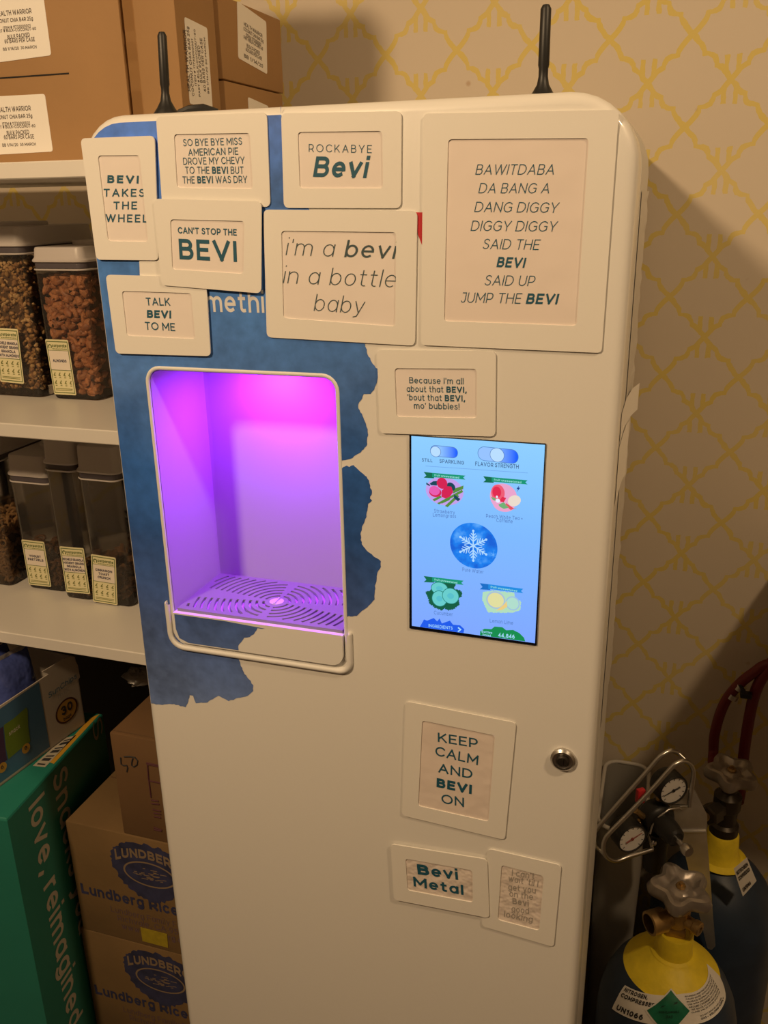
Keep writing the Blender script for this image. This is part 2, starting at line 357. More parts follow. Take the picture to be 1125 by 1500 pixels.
# ------------------------------------------------------------------ the room
def wallpaper():
    m, nt, b = nodes_of('wallpaper'); N = nt.nodes; Lk = nt.links
    tc = N.new('ShaderNodeTexCoord'); sep = N.new('ShaderNodeSeparateXYZ'); Lk.new(tc.outputs['Object'], sep.inputs[0])
    def mt(op, a, c=None, d=None):
        n = N.new('ShaderNodeMath'); n.operation = op
        for i, v in enumerate((a, c, d)):
            if v is None: continue
            if isinstance(v, (int, float)): n.inputs[i].default_value = v
            else: Lk.new(v, n.inputs[i])
        return n.outputs[0]
    wob = N.new('ShaderNodeTexNoise'); wob.inputs['Scale'].default_value = 110; wob.inputs['Detail'].default_value = 2; Lk.new(tc.outputs['Object'], wob.inputs['Vector'])
    wb = mt('MULTIPLY', mt('SUBTRACT', wob.outputs['Fac'], .5), .035)
    P = mt('DIVIDE', mt('SUBTRACT', sep.outputs['X'], .547), .103); Q = mt('DIVIDE', mt('SUBTRACT', sep.outputs['Z'], 1.6656), .1092)
    fr = lambda v: mt('SUBTRACT', mt('FRACT', mt('ADD', v, .5)), .5)
    # one quarter of the repeat: crown node at 0,0 and plain crossing at .5,.5
    p = mt('ABSOLUTE', fr(mt('ADD', P, wb))); q = mt('ABSOLUTE', fr(mt('ADD', Q, wb)))
    t = mt('ADD', p, q)
    rp = N.new('ShaderNodeValToRGB'); Lk.new(t, rp.inputs[0]); el = rp.color_ramp.elements
    pts = [(0, 0), (.10, -.004), (.22, -.020), (.30, .004), (.345, .020), (.39, -.014), (.47, -.036), (.56, .000), (.63, .056), (.68, .020), (.76, .002), (.88, -.006), (1, 0)]
    g_ = lambda o: (.5 + o * 5, .5 + o * 5, .5 + o * 5, 1)
    el[0].position = 0; el[0].color = g_(0); el[1].position = 1; el[1].color = g_(0)
    for tt, o in pts[1:-1]: e_ = el.new(tt); e_.color = g_(o)
    off = mt('DIVIDE', mt('SUBTRACT', rp.outputs[0], .5), 5)
    line = mt('LESS_THAN', mt('ABSOLUTE', mt('SUBTRACT', mt('SUBTRACT', p, q), off)), .047)
    bar = mt('MULTIPLY', mt('LESS_THAN', mt('ABSOLUTE', mt('SUBTRACT', p, .070)), .030), mt('MULTIPLY', mt('GREATER_THAN', q, .06), mt('LESS_THAN', q, .265)))
    pat = mt('MAXIMUM', line, bar)
    # worn print and small stains
    n1 = N.new('ShaderNodeTexNoise'); n1.inputs['Scale'].default_value = 9; n1.inputs['Detail'].default_value = 4; Lk.new(tc.outputs['Object'], n1.inputs['Vector'])
    n2 = N.new('ShaderNodeTexVoronoi'); n2.inputs['Scale'].default_value = 15; Lk.new(tc.outputs['Object'], n2.inputs['Vector'])
    rs = N.new('ShaderNodeMapRange'); rs.inputs[1].default_value = .07; rs.inputs[2].default_value = .03; Lk.new(n2.outputs['Distance'], rs.inputs[0])
    mixc = N.new('ShaderNodeMix'); mixc.data_type = 'RGBA'; mixc.inputs[6].default_value = (.62, .54, .44, 1); mixc.inputs[7].default_value = (.66, .52, .13, 1)
    Lk.new(mt('MULTIPLY', pat, mt('ADD', mt('MULTIPLY', n1.outputs['Fac'], .5), .62)), mixc.inputs[0])
    st = N.new('ShaderNodeMix'); st.data_type = 'RGBA'; st.inputs[7].default_value = (.40, .24, .12, 1); Lk.new(mixc.outputs[2], st.inputs[6])
    Lk.new(mt('MULTIPLY', rs.outputs[0], mt('MULTIPLY', mt('GREATER_THAN', n1.outputs['Fac'], .54), .55)), st.inputs[0])
    Lk.new(st.outputs[2], b.inputs['Base Color']); b.inputs['Roughness'].default_value = .7
    return m
XL, XR, YF, YB, ZC = -0.95, 1.75, -2.3, 0.62, 2.5
M_wallpaper = wallpaper(); M_wall = mat('plain_wall', (.34, .29, .23), .8); M_ceil = mat('ceiling_paint', (.45, .42, .37), .8)
def floor_mat():
    m, nt, b = nodes_of('floor_tile'); t = nt.nodes.new('ShaderNodeTexBrick'); tc = nt.nodes.new('ShaderNodeTexCoord')
    nt.links.new(tc.outputs['Object'], t.inputs['Vector']); t.offset = 0; t.inputs['Scale'].default_value = 3.3
    t.inputs['Color1'].default_value = (.10, .075, .055, 1); t.inputs['Color2'].default_value = (.12, .09, .065, 1); t.inputs['Mortar'].default_value = (.05, .04, .03, 1)
    t.inputs['Brick Width'].default_value = 1; t.inputs['Row Height'].default_value = 1; t.inputs['Mortar Size'].default_value = .012
    nt.links.new(t.outputs[0], b.inputs['Base Color']); b.inputs['Roughness'].default_value = .5; return m
def slab(name, m, *b):
    q = MB(); q.box(*b); return struct(name, q, m)
slab('floor', floor_mat(), XL - .05, XR + .05, YF - .05, YB + .05, -.05, 0)
slab('ceiling', M_ceil, XL - .05, XR + .05, YF - .05, YB + .05, ZC, ZC + .05)
slab('wall_back', M_wallpaper, XL - .05, XR + .05, YB, YB + .05, 0, ZC)
slab('wall_left', M_wall, XL - .05, XL, YF, YB, 0, ZC)
slab('wall_right', M_wall, XR, XR + .05, YF, YB, 0, ZC)
slab('wall_front', M_wall, XL, XR, YF - .05, YF, 0, ZC)

# ------------------------------------------------------------------ the water dispenser
machine = thing('water_dispenser', 'tall white drinks dispenser with blue watercolour print, lit purple alcove and touch screen', 'water dispenser', (MW / 2, 0.2, 0))
RX0, RX1, RZ0, RZ1 = .0455, .2305, 1.1035, 1.3845      # alcove opening
CR = [.052, .044, .006, .006]                            # corner radii of the cabinet (TR, TL, BL, BR)
def profile_rings(steps, x0, x1, z0, z1, n=8):
    return [[(x, y, z) for x, z in rrect(x0 + i, x1 - i, z0 + i, z1 - i, [max(r - i, .001) for r in CR], n)] for i, y in steps]
# door: flat face with the alcove cut out, softly rolled edges
d = MB(); bev = .009
outer = rrect(bev, MW - bev, .02 + bev, MH - bev, [max(r - bev, .001) for r in CR], 8)
hole = rrect(RX0, RX1, RZ0, RZ1, [.012, .012, .014, .014], 5)
d.fill([outer, hole], lambda a, b, o: (a, -o, b))
st = [(bev * (1 - math.sin(t * math.pi / 10)), bev * (1 - math.cos(t * math.pi / 10))) for t in range(6)]
d.grid(profile_rings(st + [(0, .055)], 0, MW, .02, MH))
d.grid([[(a, 0, b) for a, b in hole], [(a, .02, b) for a, b in hole]])
inner = rrect(0, MW, .02, MH, CR, 8)
d.fill([inner, hole], lambda a, b, o: (a, .055, b))
door = obj('door', d, M_white, machine, 30)
sh = MB(); rings = profile_rings([(.004, .0575), (0, .0605), (0, .195), (.004, .20)], 0, MW, .02, MH)
sh.grid(rings, True, False, True)
sh.fill([[(p[0], p[2]) for p in rings[0]], hole], lambda a, b, o: (a, .0575, b))
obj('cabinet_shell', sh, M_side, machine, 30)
g = MB(); gr = profile_rings([(.006, .0551), (.006, .0574)], 0, MW, .02, MH); g.grid(gr)
obj('door_gasket', g, M_dark, machine)
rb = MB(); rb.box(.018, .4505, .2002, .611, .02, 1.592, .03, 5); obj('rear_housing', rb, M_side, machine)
for fx in (.04, .43):
    for fy in (.06, .57):
        f1 = MB(); f1.lathe([(.018, 0), (.018, .012), (.012, .014), (.012, .0205)], (fx, fy, 0), n=16); obj('foot', f1, M_black, machine)
# alcove liner: five smooth white walls
ln = MB(); RD = .098
def lin_ring(i, y, r): return [(a, y, b) for a, b in rrect(RX0 + i, RX1 - i, RZ0 + i, RZ1 - i, r, 5)]
ln.grid([lin_ring(.0006, .001, [.0115, .0115, .013, .013]), lin_ring(.0006, RD - .004, [.008] * 4), lin_ring(.0018, RD - .001, [.007] * 4), lin_ring(.005, RD, [.004] * 4)], True, False, True)
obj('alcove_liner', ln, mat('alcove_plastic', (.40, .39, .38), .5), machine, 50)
# LED lens under the alcove roof
ll = MB(); ll.lathe([(.0, 0), (.016, 0), (.016, .004), (0, .004)], (.145, .06, RZ1 - .0052), n=24); obj('dispensing_nozzle', ll, M_matte, machine)
# opening trim
BZ = [(.0, 0.0), (.0035, -.0018), (.006, 0)]
tr = MB(); prof = [(-.0002, .0), (.0004, -.0009), (.0018, -.0012), (.0032, -.0008), (.0036, .0)]
tr.grid([[(a, y, b) for a, b in rrect(RX0 - i, RX1 + i, RZ0 - i, RZ1 + i, [.012 + i, .012 + i, .014 + i, .014 + i], 6)] for i, y in prof])
obj('alcove_trim', tr, M_matte, machine, 60)
rim = MB(); ztr = 1.1455
path = []
for a, b in [(RX0 - .006, ztr), (RX0 - .006, RZ0 + .012), (RX0 - .003, RZ0 + .001), (RX0 + .006, RZ0 - .006), (RX1 - .010, RZ0 - .006), (RX1 + .001, RZ0 - .001), (RX1 + .005, RZ0 + .010), (RX1 + .005, ztr - .007)]: path.append((a, b))
path = fillet([path[0], (RX0 - .006, RZ0 - .006), (RX1 + .005, RZ0 - .006), path[-1]], [0.0001, .016, .012, .0001], 8)
rim.tube([(a, -.001, b) for a, b in path], .0032, 10); obj('tray_rim', rim, M_matte, machine, 60)
# drip tray: block with a front skirt, and the grate on it
TZ = 1.1375
tb = MB()
tb.grid([[(x, y, z) for x, y in ((RX0 + .001, -.004), (RX1 - .0005, -.004), (RX1 - .0005, RD - .002), (RX0 + .001, RD - .002))] for z in (TZ - .006, TZ)], True, True, True)
sk = rrect(RX0 + .0012, RX1 - .0007, RZ0 + .001, TZ + .0005, [.002, .002, .012, .012], 5)
tb.fill([sk], lambda a, b, o: (a, -.0045, b)); tb.grid([[(a, -.0045, b) for a, b in sk], [(a, .001, b) for a, b in sk]])
tray = obj('drip_tray', tb, M_matte, machine, 30)
ga = MB(); gz0, gz1 = TZ + .0005, TZ + .0035
gx0, gx1, gy0, gy1 = RX0 + .004, RX1 - .002, .0005, RD - .006
gc = (.141, .042)
loops = [[(gx0, gy0), (gx1, gy0), (gx1, gy1), (gx0, gy1)]]
def inside(p): return gx0 + .004 < p[0] < gx1 - .004 and gy0 + .005 < p[1] < gy1 - .004
hw = .00135
R_ = .0135
while R_ < .125:
    for (a0, a1) in ((8, 82), (98, 172), (188, 262), (278, 352)):
        run = []; nst = max(10, int(R_ * 900))
        def flush():
            if len(run) * (a1 - a0) / nst * math.pi / 180 * R_ > .006 and len(run) > 3:
                o = [(gc[0] + (R_ + hw) * math.cos(t), gc[1] + (R_ + hw) * math.sin(t)) for t in run]
                i = [(gc[0] + (R_ - hw) * math.cos(t), gc[1] + (R_ - hw) * math.sin(t)) for t in reversed(run)]
                loops.append(o + i)
            run.clear()
        for k in range(nst + 1):
            t = math.radians(a0 + (a1 - a0) * k / nst)
            if inside((gc[0] + (R_ + hw) * math.cos(t), gc[1] + (R_ + hw) * math.sin(t))) and inside((gc[0] + (R_ - hw) * math.cos(t), gc[1] + (R_ - hw) * math.sin(t))): run.append(t)
            else: flush()
        flush()
    R_ += .0070
ga.fill(loops, lambda a, b, o: (a, b, gz1 + o), thick=.003)
obj('drip_grate', ga, mat('grate_plastic', (.25, .24, .24), .4), tray, 30)
rv = MB(); rv.lathe([(0.0075, 0), (.0075, .0006), (.0, .0009)], (gc[0], gc[1], gz1 - .0001), n=24); rv.box(gc[0] - .001, gc[0] + .001, gc[1] - .007, gc[1] + .007, gz1 + .0004, gz1 + .0022, .0006)
obj('grate_lift_tab', rv, mat('grate_tab', (.66, .62, .62), .3), tray)

# printed watercolour on the door
def wcol():
    m, nt, b = nodes_of('blue_watercolour'); N = nt.nodes; Lk = nt.links
    tc = N.new('ShaderNodeTexCoord')
    a = N.new('ShaderNodeTexNoise'); a.inputs['Scale'].default_value = 7; a.inputs['Detail'].default_value = 5; a.inputs['Distortion'].default_value = .6; Lk.new(tc.outputs['Object'], a.inputs['Vector'])
    f = N.new('ShaderNodeTexNoise'); f.inputs['Scale'].default_value = 90; f.inputs['Detail'].default_value = 4; Lk.new(tc.outputs['Object'], f.inputs['Vector'])
    s = N.new('ShaderNodeMath'); s.operation = 'MULTIPLY_ADD'; s.inputs[1].default_value = .30; Lk.new(f.outputs['Fac'], s.inputs[0]); Lk.new(a.outputs['Fac'], s.inputs[2])
    sp = N.new('ShaderNodeSeparateXYZ'); Lk.new(tc.outputs['Object'], sp.inputs[0])
    wz = N.new('ShaderNodeMath'); wz.operation = 'MULTIPLY_ADD'; wz.inputs[1].default_value = .16; Lk.new(a.outputs['Fac'], wz.inputs[0]); Lk.new(sp.outputs['Z'], wz.inputs[2])
    zz = N.new('ShaderNodeMapRange'); zz.inputs[1].default_value = 1.13; zz.inputs[2].default_value = 1.67; Lk.new(wz.outputs[0], zz.inputs[0])
    r = N.new('ShaderNodeValToRGB'); Lk.new(zz.outputs[0], r.inputs[0]); e = r.color_ramp.elements
    e[0].position = 0; e[0].color = (.105, .165, .36, 1); e[1].position = 1; e[1].color = (.065, .185, .68, 1)
    for p, c in ((.20, (.052, .105, .32)), (.34, (.024, .086, .31)), (.48, (.024, .10, .36)), (.62, (.06, .15, .42)), (.80, (.055, .175, .50))):
        q = e.new(p); q.color = (*c, 1)
    mr = N.new('ShaderNodeMapRange'); mr.inputs[1].default_value = .42; mr.inputs[2].default_value = .86; mr.inputs[3].default_value = .42; mr.inputs[4].default_value = 1.75; Lk.new(s.outputs[0], mr.inputs[0])
    sc = N.new('ShaderNodeVectorMath'); sc.operation = 'SCALE'; Lk.new(r.outputs[0], sc.inputs[0]); Lk.new(mr.outputs[0], sc.inputs['Scale'])
    Lk.new(sc.outputs[0], b.inputs['Base Color']); b.inputs['Roughness'].default_value = .42; b.inputs['Coat Weight'].default_value = .1
    return m
M_wc = wcol()
def rough_edge(pts, amp, fixed=()):
    out = []
    for i, p in enumerate(pts):
        out.append(p)
        if i < len(pts) - 1:
            q = pts[i + 1]; n = max(1, int(math.hypot(q[0] - p[0], q[1] - p[1]) / 3))
            for k in range(1, n):
                t = k / n; out.append((p[0] + (q[0] - p[0]) * t + random.uniform(-amp, amp), p[1] + (q[1] - p[1]) * t + random.uniform(-amp, amp)))
    return out
edge1 = [(535, 505), (538, 518), (545, 531), (553, 540), (554, 550), (552, 561), (548, 571), (543, 577), (533, 577), (529, 586), (525, 592), (525, 598), (531, 609), (536, 620), (539, 635), (538, 650), (533, 658), (522, 666), (513, 672), (503, 675)]
edge1 = rough_edge([(411, 152), (414, 180), (420, 215), (440, 260), (450, 300), (470, 350), (500, 400), (520, 450)] + edge1, .9)
bot = rough_edge([(344, 952), (352, 971), (357, 984), (365, 995), (371, 1003), (371, 1012), (363, 1019), (349, 1022), (335, 1027), (320, 1019), (312, 1024), (304, 1029), (287, 1030), (283, 1019), (278, 1018), (275, 1030), (272, 1036), (255, 1031), (235, 1032), (214, 1029)], .8)
P_ = lambda L_: [FR.at(*p) for p in L_]
e1 = P_(edge1); e1[-1] = (RX1 + .0022, e1[-1][1])
eb = P_(bot); eb[0] = (eb[0][0], RZ0 - .004)
il = .005; zt = MH - .0065
trimline = rrect(RX0 - .0022, RX1 + .0022, RZ0, RZ1 + .0022, [.0142] * 4, 6)[:14]
poly = [(e1[0][0], zt)] + e1[1:] + trimline + [(RX0 - .0022, RZ0 + .012), (RX0 + .004, RZ0 - .001), (RX0 + .012, RZ0 - .004)] + eb
poly[-1] = (il, poly[-1][1])
tl = [q for q in rrect(il, .3, 1.0, zt, [.01, .044 - .005, .01, .01], 8)][9:18]
poly = poly + list(reversed(tl))
w = MB(); w.fill([poly], lambda a, b, o: (a, -.00025, b))
wp = obj('watercolour_print', w, M_wc, machine, 0)
edge2 = rough_edge([(499, 688), (503, 684), (508, 682), (512, 684), (518, 681), (527, 690), (537, 698), (541, 707), (545, 721), (542, 730), (545, 733), (539, 738), (537, 757), (531, 770), (528, 782), (530, 797), (537, 806), (549, 816), (558, 822), (558, 830), (553, 838), (550, 855), (549, 868), (549, 878), (540, 887), (533, 893), (523, 902), (505, 903)], .8)
w2 = MB(); e2 = P_(edge2); e2[0] = (RX1 + .0022, e2[0][1]); e2[-1] = (RX1 + .0022, e2[-1][1]); w2.fill([e2], lambda a, b, o: (a, -.00025, b))
obj('watercolour_print', w2, M_wc, machine, 0)
TR = Plane((0, -.0045, 0))
e3 = [TR.at(*p) for p in rough_edge([(390, 921), (383, 921), (377, 920), (372, 929), (366, 933), (358, 934), (353, 941), (349, 946)], .6)]
w3 = MB(); zl = RZ0 + .0022
w3.fill([[(RX0 + .003, TZ - .001), (.105, TZ - .001)] + [(min(a, .15), min(b, TZ - .0012)) for a, b in e3] + [(e3[-1][0], zl), (RX0 + .016, zl), (RX0 + .006, zl + .004), (RX0 + .003, zl + .014)]], lambda a, b, o: (a, -.0047, b))
obj('watercolour_print', w3, M_wc, tray, 0)
tx = MB(); text(tx, 'something', FR, (267, 456), (428, 459), 30, .16, 0, .16, .0004)
obj('white_lettering', tx, mat('white_print', (.75, .74, .74), .4), wp, 0)
rd = MB(); rd.fill([[FR.at(*p) for p in ((605, 311), (626, 311), (626, 372), (622, 366), (617, 356), (613, 345), (609, 330))]], FR.up(.0003))
obj('red_print', rd, mat('red_print', (.55, .03, .04), .4), machine, 0)
# lock
lk = MB(); LP = FR.p3(825, 1111); lk.lathe([(.0115, 0), (.0115, .003), (.0095, .005), (.0088, .005), (.0085, .0035), (0, .0035)], LP, (0, -1, 0), 28)
lock = obj('door_lock', lk, M_steel, machine)
lc = MB(); lc.lathe([(.0062, 0), (.0062, .0055), (.0045, .0065), (.0045, .006), (0, .006)], LP, (0, -1, 0), 24); lc.box(LP.x - .0007, LP.x + .0007, -.0072, -.0058, LP.z - .003, LP.z + .003)
obj('lock_core', lc, mat('dark_metal', (.10, .09, .08), .35, .9), lock)
# loose tape tag and torn paper edge on the right side
tg = MB(); SD = Plane((MW + .0006, 0, 0), (0, 1, 0))
zt_ = FR.at(909, 614)[1]
for (y0, y1, z0, z1, ex) in ((.02, .17, zt_ - .026, zt_, .008), (.02, .13, zt_ - .080, zt_ - .028, .003)):
    tg.grid([[(MW + .0006, y0, z), (MW + .0008, y0 + (y1 - y0) * .4, z), (MW + ex * .5, y0 + (y1 - y0) * .7, z), (MW + ex, y1, z - .004)] for z in (z0, z1)], False)
obj('paper_tag', tg, M_label, machine, 0)
tn = MB(); rows = []
for k in range(60):
    z = 1.03 + k * .0085
    rows.append([(MW + .0006, .075, z), (MW + .0008, .13, z), (MW + .001 + random.random() * .0016, .172 + random.random() * .012, z)])
tn.grid(rows, False); obj('torn_protective_film', tn, mat('cloudy_film', (.60, .57, .53), .35), machine, 0)
# aerials on the roof
for (px, py, tx_, ty_, y, r0, nm) in ((243, 160, 237, 47, .050, .0042, 'antenna'), (795, 130, 800, 7, .085, .0045, 'antenna')):
    pl = Plane((0, y, 0)); b0 = pl.p3(px, py); t0 = pl.p3(tx_, ty_); b0.z = MH - .0002 if y > .01 else MH
    ax = (t0 - b0); ln_ = ax.length
    an = MB(); an.lathe([(r0 * 3.0, 0), (r0 * 2.8, .003), (r0 * 1.9, .008), (r0 * 1.1, .014), (r0 * .85, .020), (r0 * .85, ln_ * .36), (r0, ln_ * .40), (r0 * .95, ln_ - .003), (r0 * .6, ln_), (0, ln_)], b0, ax, 20)
    obj(nm, an, M_black, machine, 40)
cj = MB(); cj.tube([(.073, .05, MH + .003), (.083, .05, MH + .006), (.094, .055, MH + .007), (.105, .06, MH + .003)], .0035, 8); obj('antenna_cable', cj, M_black, machine)
# touch screen
SX = lambda cx, cy: (580 + cx / 4.4125, 620 + cy / 4.4125)
q = MB(); gl = quadpx(FR, [SX(90, 75), SX(970, 130), SX(910, 1432), SX(90, 1320)])
q.fill([gl], FR.up(.0016), thick=.0016); screen = obj('touch_screen', q, mat('screen_glass', (.004, .005, .012), .15), machine, 30)
def ui(name, m, z, polys, mb=None):
    mb = mb or MB()
    for k, p in enumerate(polys): mb.fill([[FR.at(*SX(*t)) for t in p]], FR.up(.0016 + z))
    return obj(name, mb, m, screen, 0)
def disp_mat():
    m, nt, b = nodes_of('lit_display'); tc = nt.nodes.new('ShaderNodeTexCoord'); sp = nt.nodes.new('ShaderNodeSeparateXYZ'); nt.links.new(tc.outputs['Generated'], sp.inputs[0])
    r = nt.nodes.new('ShaderNodeValToRGB'); nt.links.new(sp.outputs['Z'], r.inputs[0]); e = r.color_ramp.elements
    e[0].color = lin(128, 168, 255); e[1].color = lin(142, 207, 255); q = e.new(.55); q.color = lin(126, 186, 255)
    nt.links.new(r.outputs[0], b.inputs['Emission Color']); b.inputs['Emission Strength'].default_value = 1.0; b.inputs['Base Color'].default_value = (.01, .01, .01, 1); b.inputs['Roughness'].default_value = .25
    return m
ui('display', disp_mat(), .0001, [[(103, 79), (965, 136), (900, 1416), (106, 1304)]])
def ell(cx, cy, rx, ry, n=28, rot=0.0, tilt=.10):
    out = []
    for k in range(n):
        t = 2 * math.pi * k / n; x, y = rx * math.cos(t), ry * math.sin(t); c, s = math.cos(rot), math.sin(rot); x, y = c * x - s * y, s * x + c * y
        out.append((cx + x, cy + y + tilt * x))
    return out
def pill(x0, x1, cy, r, tilt=.10):
    xm = (x0 + x1) / 2; o = []
    for k in range(13): t = math.radians(90 + 180 * k / 12); o.append((x0 + r * .95 + r * .95 * math.cos(t), -r * math.sin(t)))
    for k in range(13): t = math.radians(-90 + 180 * k / 12); o.append((x1 - r * .95 + r * .95 * math.cos(t), -r * math.sin(t)))
    return [(x, cy + y + tilt * (x - xm)) for x, y in o]
E_line = emit('ui_outline', (80, 118, 190)); E_pale = emit('ui_pale', (185, 222, 255)); E_ink = emit('ui_ink', (62, 92, 138)); E_grey = emit('ui_caption', (84, 122, 190))
def track_mat():
    m, nt, b = nodes_of('slider_track'); tc = nt.nodes.new('ShaderNodeTexCoord'); sp = nt.nodes.new('ShaderNodeSeparateXYZ'); nt.links.new(tc.outputs['Generated'], sp.inputs[0])
    r = nt.nodes.new('ShaderNodeValToRGB'); nt.links.new(sp.outputs['X'], r.inputs[0]); e = r.color_ramp.elements
    e[0].position = .35; e[0].color = lin(140, 195, 255); e[1].position = .95; e[1].color = lin(0, 95, 255)
    nt.links.new(r.outputs[0], b.inputs['Emission Color']); b.inputs['Emission Strength'].default_value = 1.0; b.inputs['Base Color'].default_value = (.01, .01, .01, 1)
    return m
MT = track_mat()
for (x0, x1, cy, r, kx, kr) in ((228, 402, 180, 33, 260, 32), (534, 793, 202, 43, 657, 44)):
    ui('slider_outline', E_line, .0002, [pill(x0 - 3, x1 + 2, cy, r + 3)]); ui('slider_track', MT, .0003, [pill(x0, x1, cy, r)])
    ui('knob_outline', E_line, .0004, [ell(kx, cy - 1, kr + 3, kr + 3)]); ui('slider_knob', E_pale, .0005, [ell(kx, cy - 1, kr, kr)])
    if r > 40: ui('slider_track', emit('ui_track_pale', (150, 195, 255)), .00035, [[p for p in pill(x0 + 2, kx, cy - 6, r - 4)]])
ui('divider_line', emit('ui_divider', (112, 165, 235)), .0002, [[(195, 271), (855, 316), (855, 319), (195, 274)]])
def uit(s, a, b, capx, w=.15, sp=.2, mb=None): text(mb, s, FR, SX(*a), SX(*b), capx / 4.4125, w, 0, sp, .0016 + .0006)
for args in ((('STILL', (172, 243), (240, 248), 22),), (('SPARKLING', (286, 251), (443, 263), 24),), (('FLAVOR STRENGTH', (516, 270), (796, 290), 27),)):
    cap = MB(); [uit(*a, .17, .2, cap) for a in args]; obj('caption_lettering', cap, E_ink, screen, 0)
for args in ((('Strawberry', (251, 572), (384, 584), 24), ('Lemongrass', (243, 597), (392, 608), 24)), (('Peach White Tea +', (586, 605), (822, 622), 24), ('Caffeine', (652, 632), (757, 641), 24)),
             (('Pure Water', (433, 950), (569, 967), 24),), (('Cucumber', (250, 1228), (371, 1241), 24),), (('Lemon Lime', (610, 1280), (760, 1296), 24),)):
    cap = MB(); [uit(*a, .13, .2, cap) for a in args]; obj('caption_lettering', cap, E_grey, screen, 0)
def ribbon_ui(x0, y0, x1, y1, h, col, dark):
    f = lambda t: y0 + (y1 - y0) * t
    ui('ribbon_tail', emit('ui_tail_%d' % dark[0], dark), .0003, [[(x0 - 55, y0 - 12), (x0 + 12, y0 - 4), (x0 + 12, y0 + h + 4), (x0 - 55, y0 + h), (x0 - 38, y0 + h * .45)]])
    ui('ribbon_banner', emit('ui_rib_%d' % col[0], col), .0004, [[(x0, y0 - 6), (x1, y1), (x1 - 14, y1 + h * .5), (x1, y1 + h), (x0, y0 + h - 4)]])
    t_ = MB(); uit('fruit unsweetened', (x0 + 14, y0 + h * .58), (x1 - 40, y1 + h * .72), 13, .2, .2, t_); obj('ribbon_lettering', t_, emit('ui_rib_text', (150, 225, 215)), screen, 0)
GRN = (18, 150, 118); DG = (10, 108, 78)
ribbon_ui(238, 322, 452, 334, 26, GRN, DG); ribbon_ui(622, 350, 853, 364, 27, GRN, DG); ribbon_ui(238, 994, 440, 1012, 27, GRN, DG); ribbon_ui(600, 1040, 825, 1064, 28, (30, 140, 225), (20, 110, 200))
# strawberry and lemongrass
ui('fruit_backdrop', emit('ui_lilac', (196, 160, 236)), .0003, [ell(318, 435, 122, 92)])
ui('lemongrass', emit('ui_grass', (86, 140, 62)), .0004, [[(240, 488), (290, 462), (300, 474), (252, 500)], [(270, 512), (430, 425), (438, 440), (282, 520)], [(320, 530), (400, 455), (412, 468), (338, 538)], [(375, 420), (440, 398), (438, 420), (372, 450)], [(285, 505), (355, 480), (350, 492), (300, 515)]])
ui('dark_leaves', emit('ui_leaf', (16, 70, 88)), .0005, [[(200, 378), (225, 394), (222, 402), (200, 390)], [(222, 385), (245, 370), (275, 368), (268, 398), (230, 395)], ell(360, 405, 30, 24, 16, .7), [(380, 455), (420, 485), (405, 500), (378, 478)]])
ui('strawberry', emit('ui_straw', (212, 32, 84)), .0006, [ell(302, 383, 34, 36), [(298, 470), (300, 430), (330, 402), (362, 405), (374, 440), (352, 470), (325, 482)], ell(258, 440, 40, 32)])
ui('strawberry_slice', emit('ui_slice', (232, 92, 178)), .0007, [ell(254, 430, 34, 30)])
# peach
ui('fruit_backdrop', emit('ui_peach_pale', (235, 165, 205)), .0003, [ell(698, 472, 88, 86), ell(700, 520, 70, 48)])
ui('peach', emit('ui_peach', (238, 92, 118)), .0004, [ell(662, 445, 44, 54)]); ui('peach_blush', emit('ui_blush', (226, 40, 80)), .0005, [ell(655, 440, 28, 36), [(668, 500), (690, 470), (716, 478), (700, 505)]])
ui('peach_slice', emit('ui_pslice', (236, 220, 205)), .0006, [ell(768, 496, 44, 34, 20, -.5)]); ui('peach_skin', emit('ui_skin', (228, 82, 92)), .0007, [[(715, 510), (765, 545), (790, 540), (745, 555), (708, 525)]])
ui('leaf', emit('ui_leaf2', (112, 178, 120)), .0007, [[(616, 470), (645, 478), (655, 500), (630, 490)], [(665, 520), (700, 505), (735, 540), (700, 548), (675, 535)]]); ui('blossom', emit('ui_blossom', (232, 238, 255)), .0008, [ell(662, 495, 15, 13), ell(656, 470, 7, 8)])
ui('caffeine_bolt', emit('ui_bolt', (22, 62, 142)), .0006, [[(800, 396), (782, 420), (793, 422), (784, 440), (806, 412), (795, 411)]])
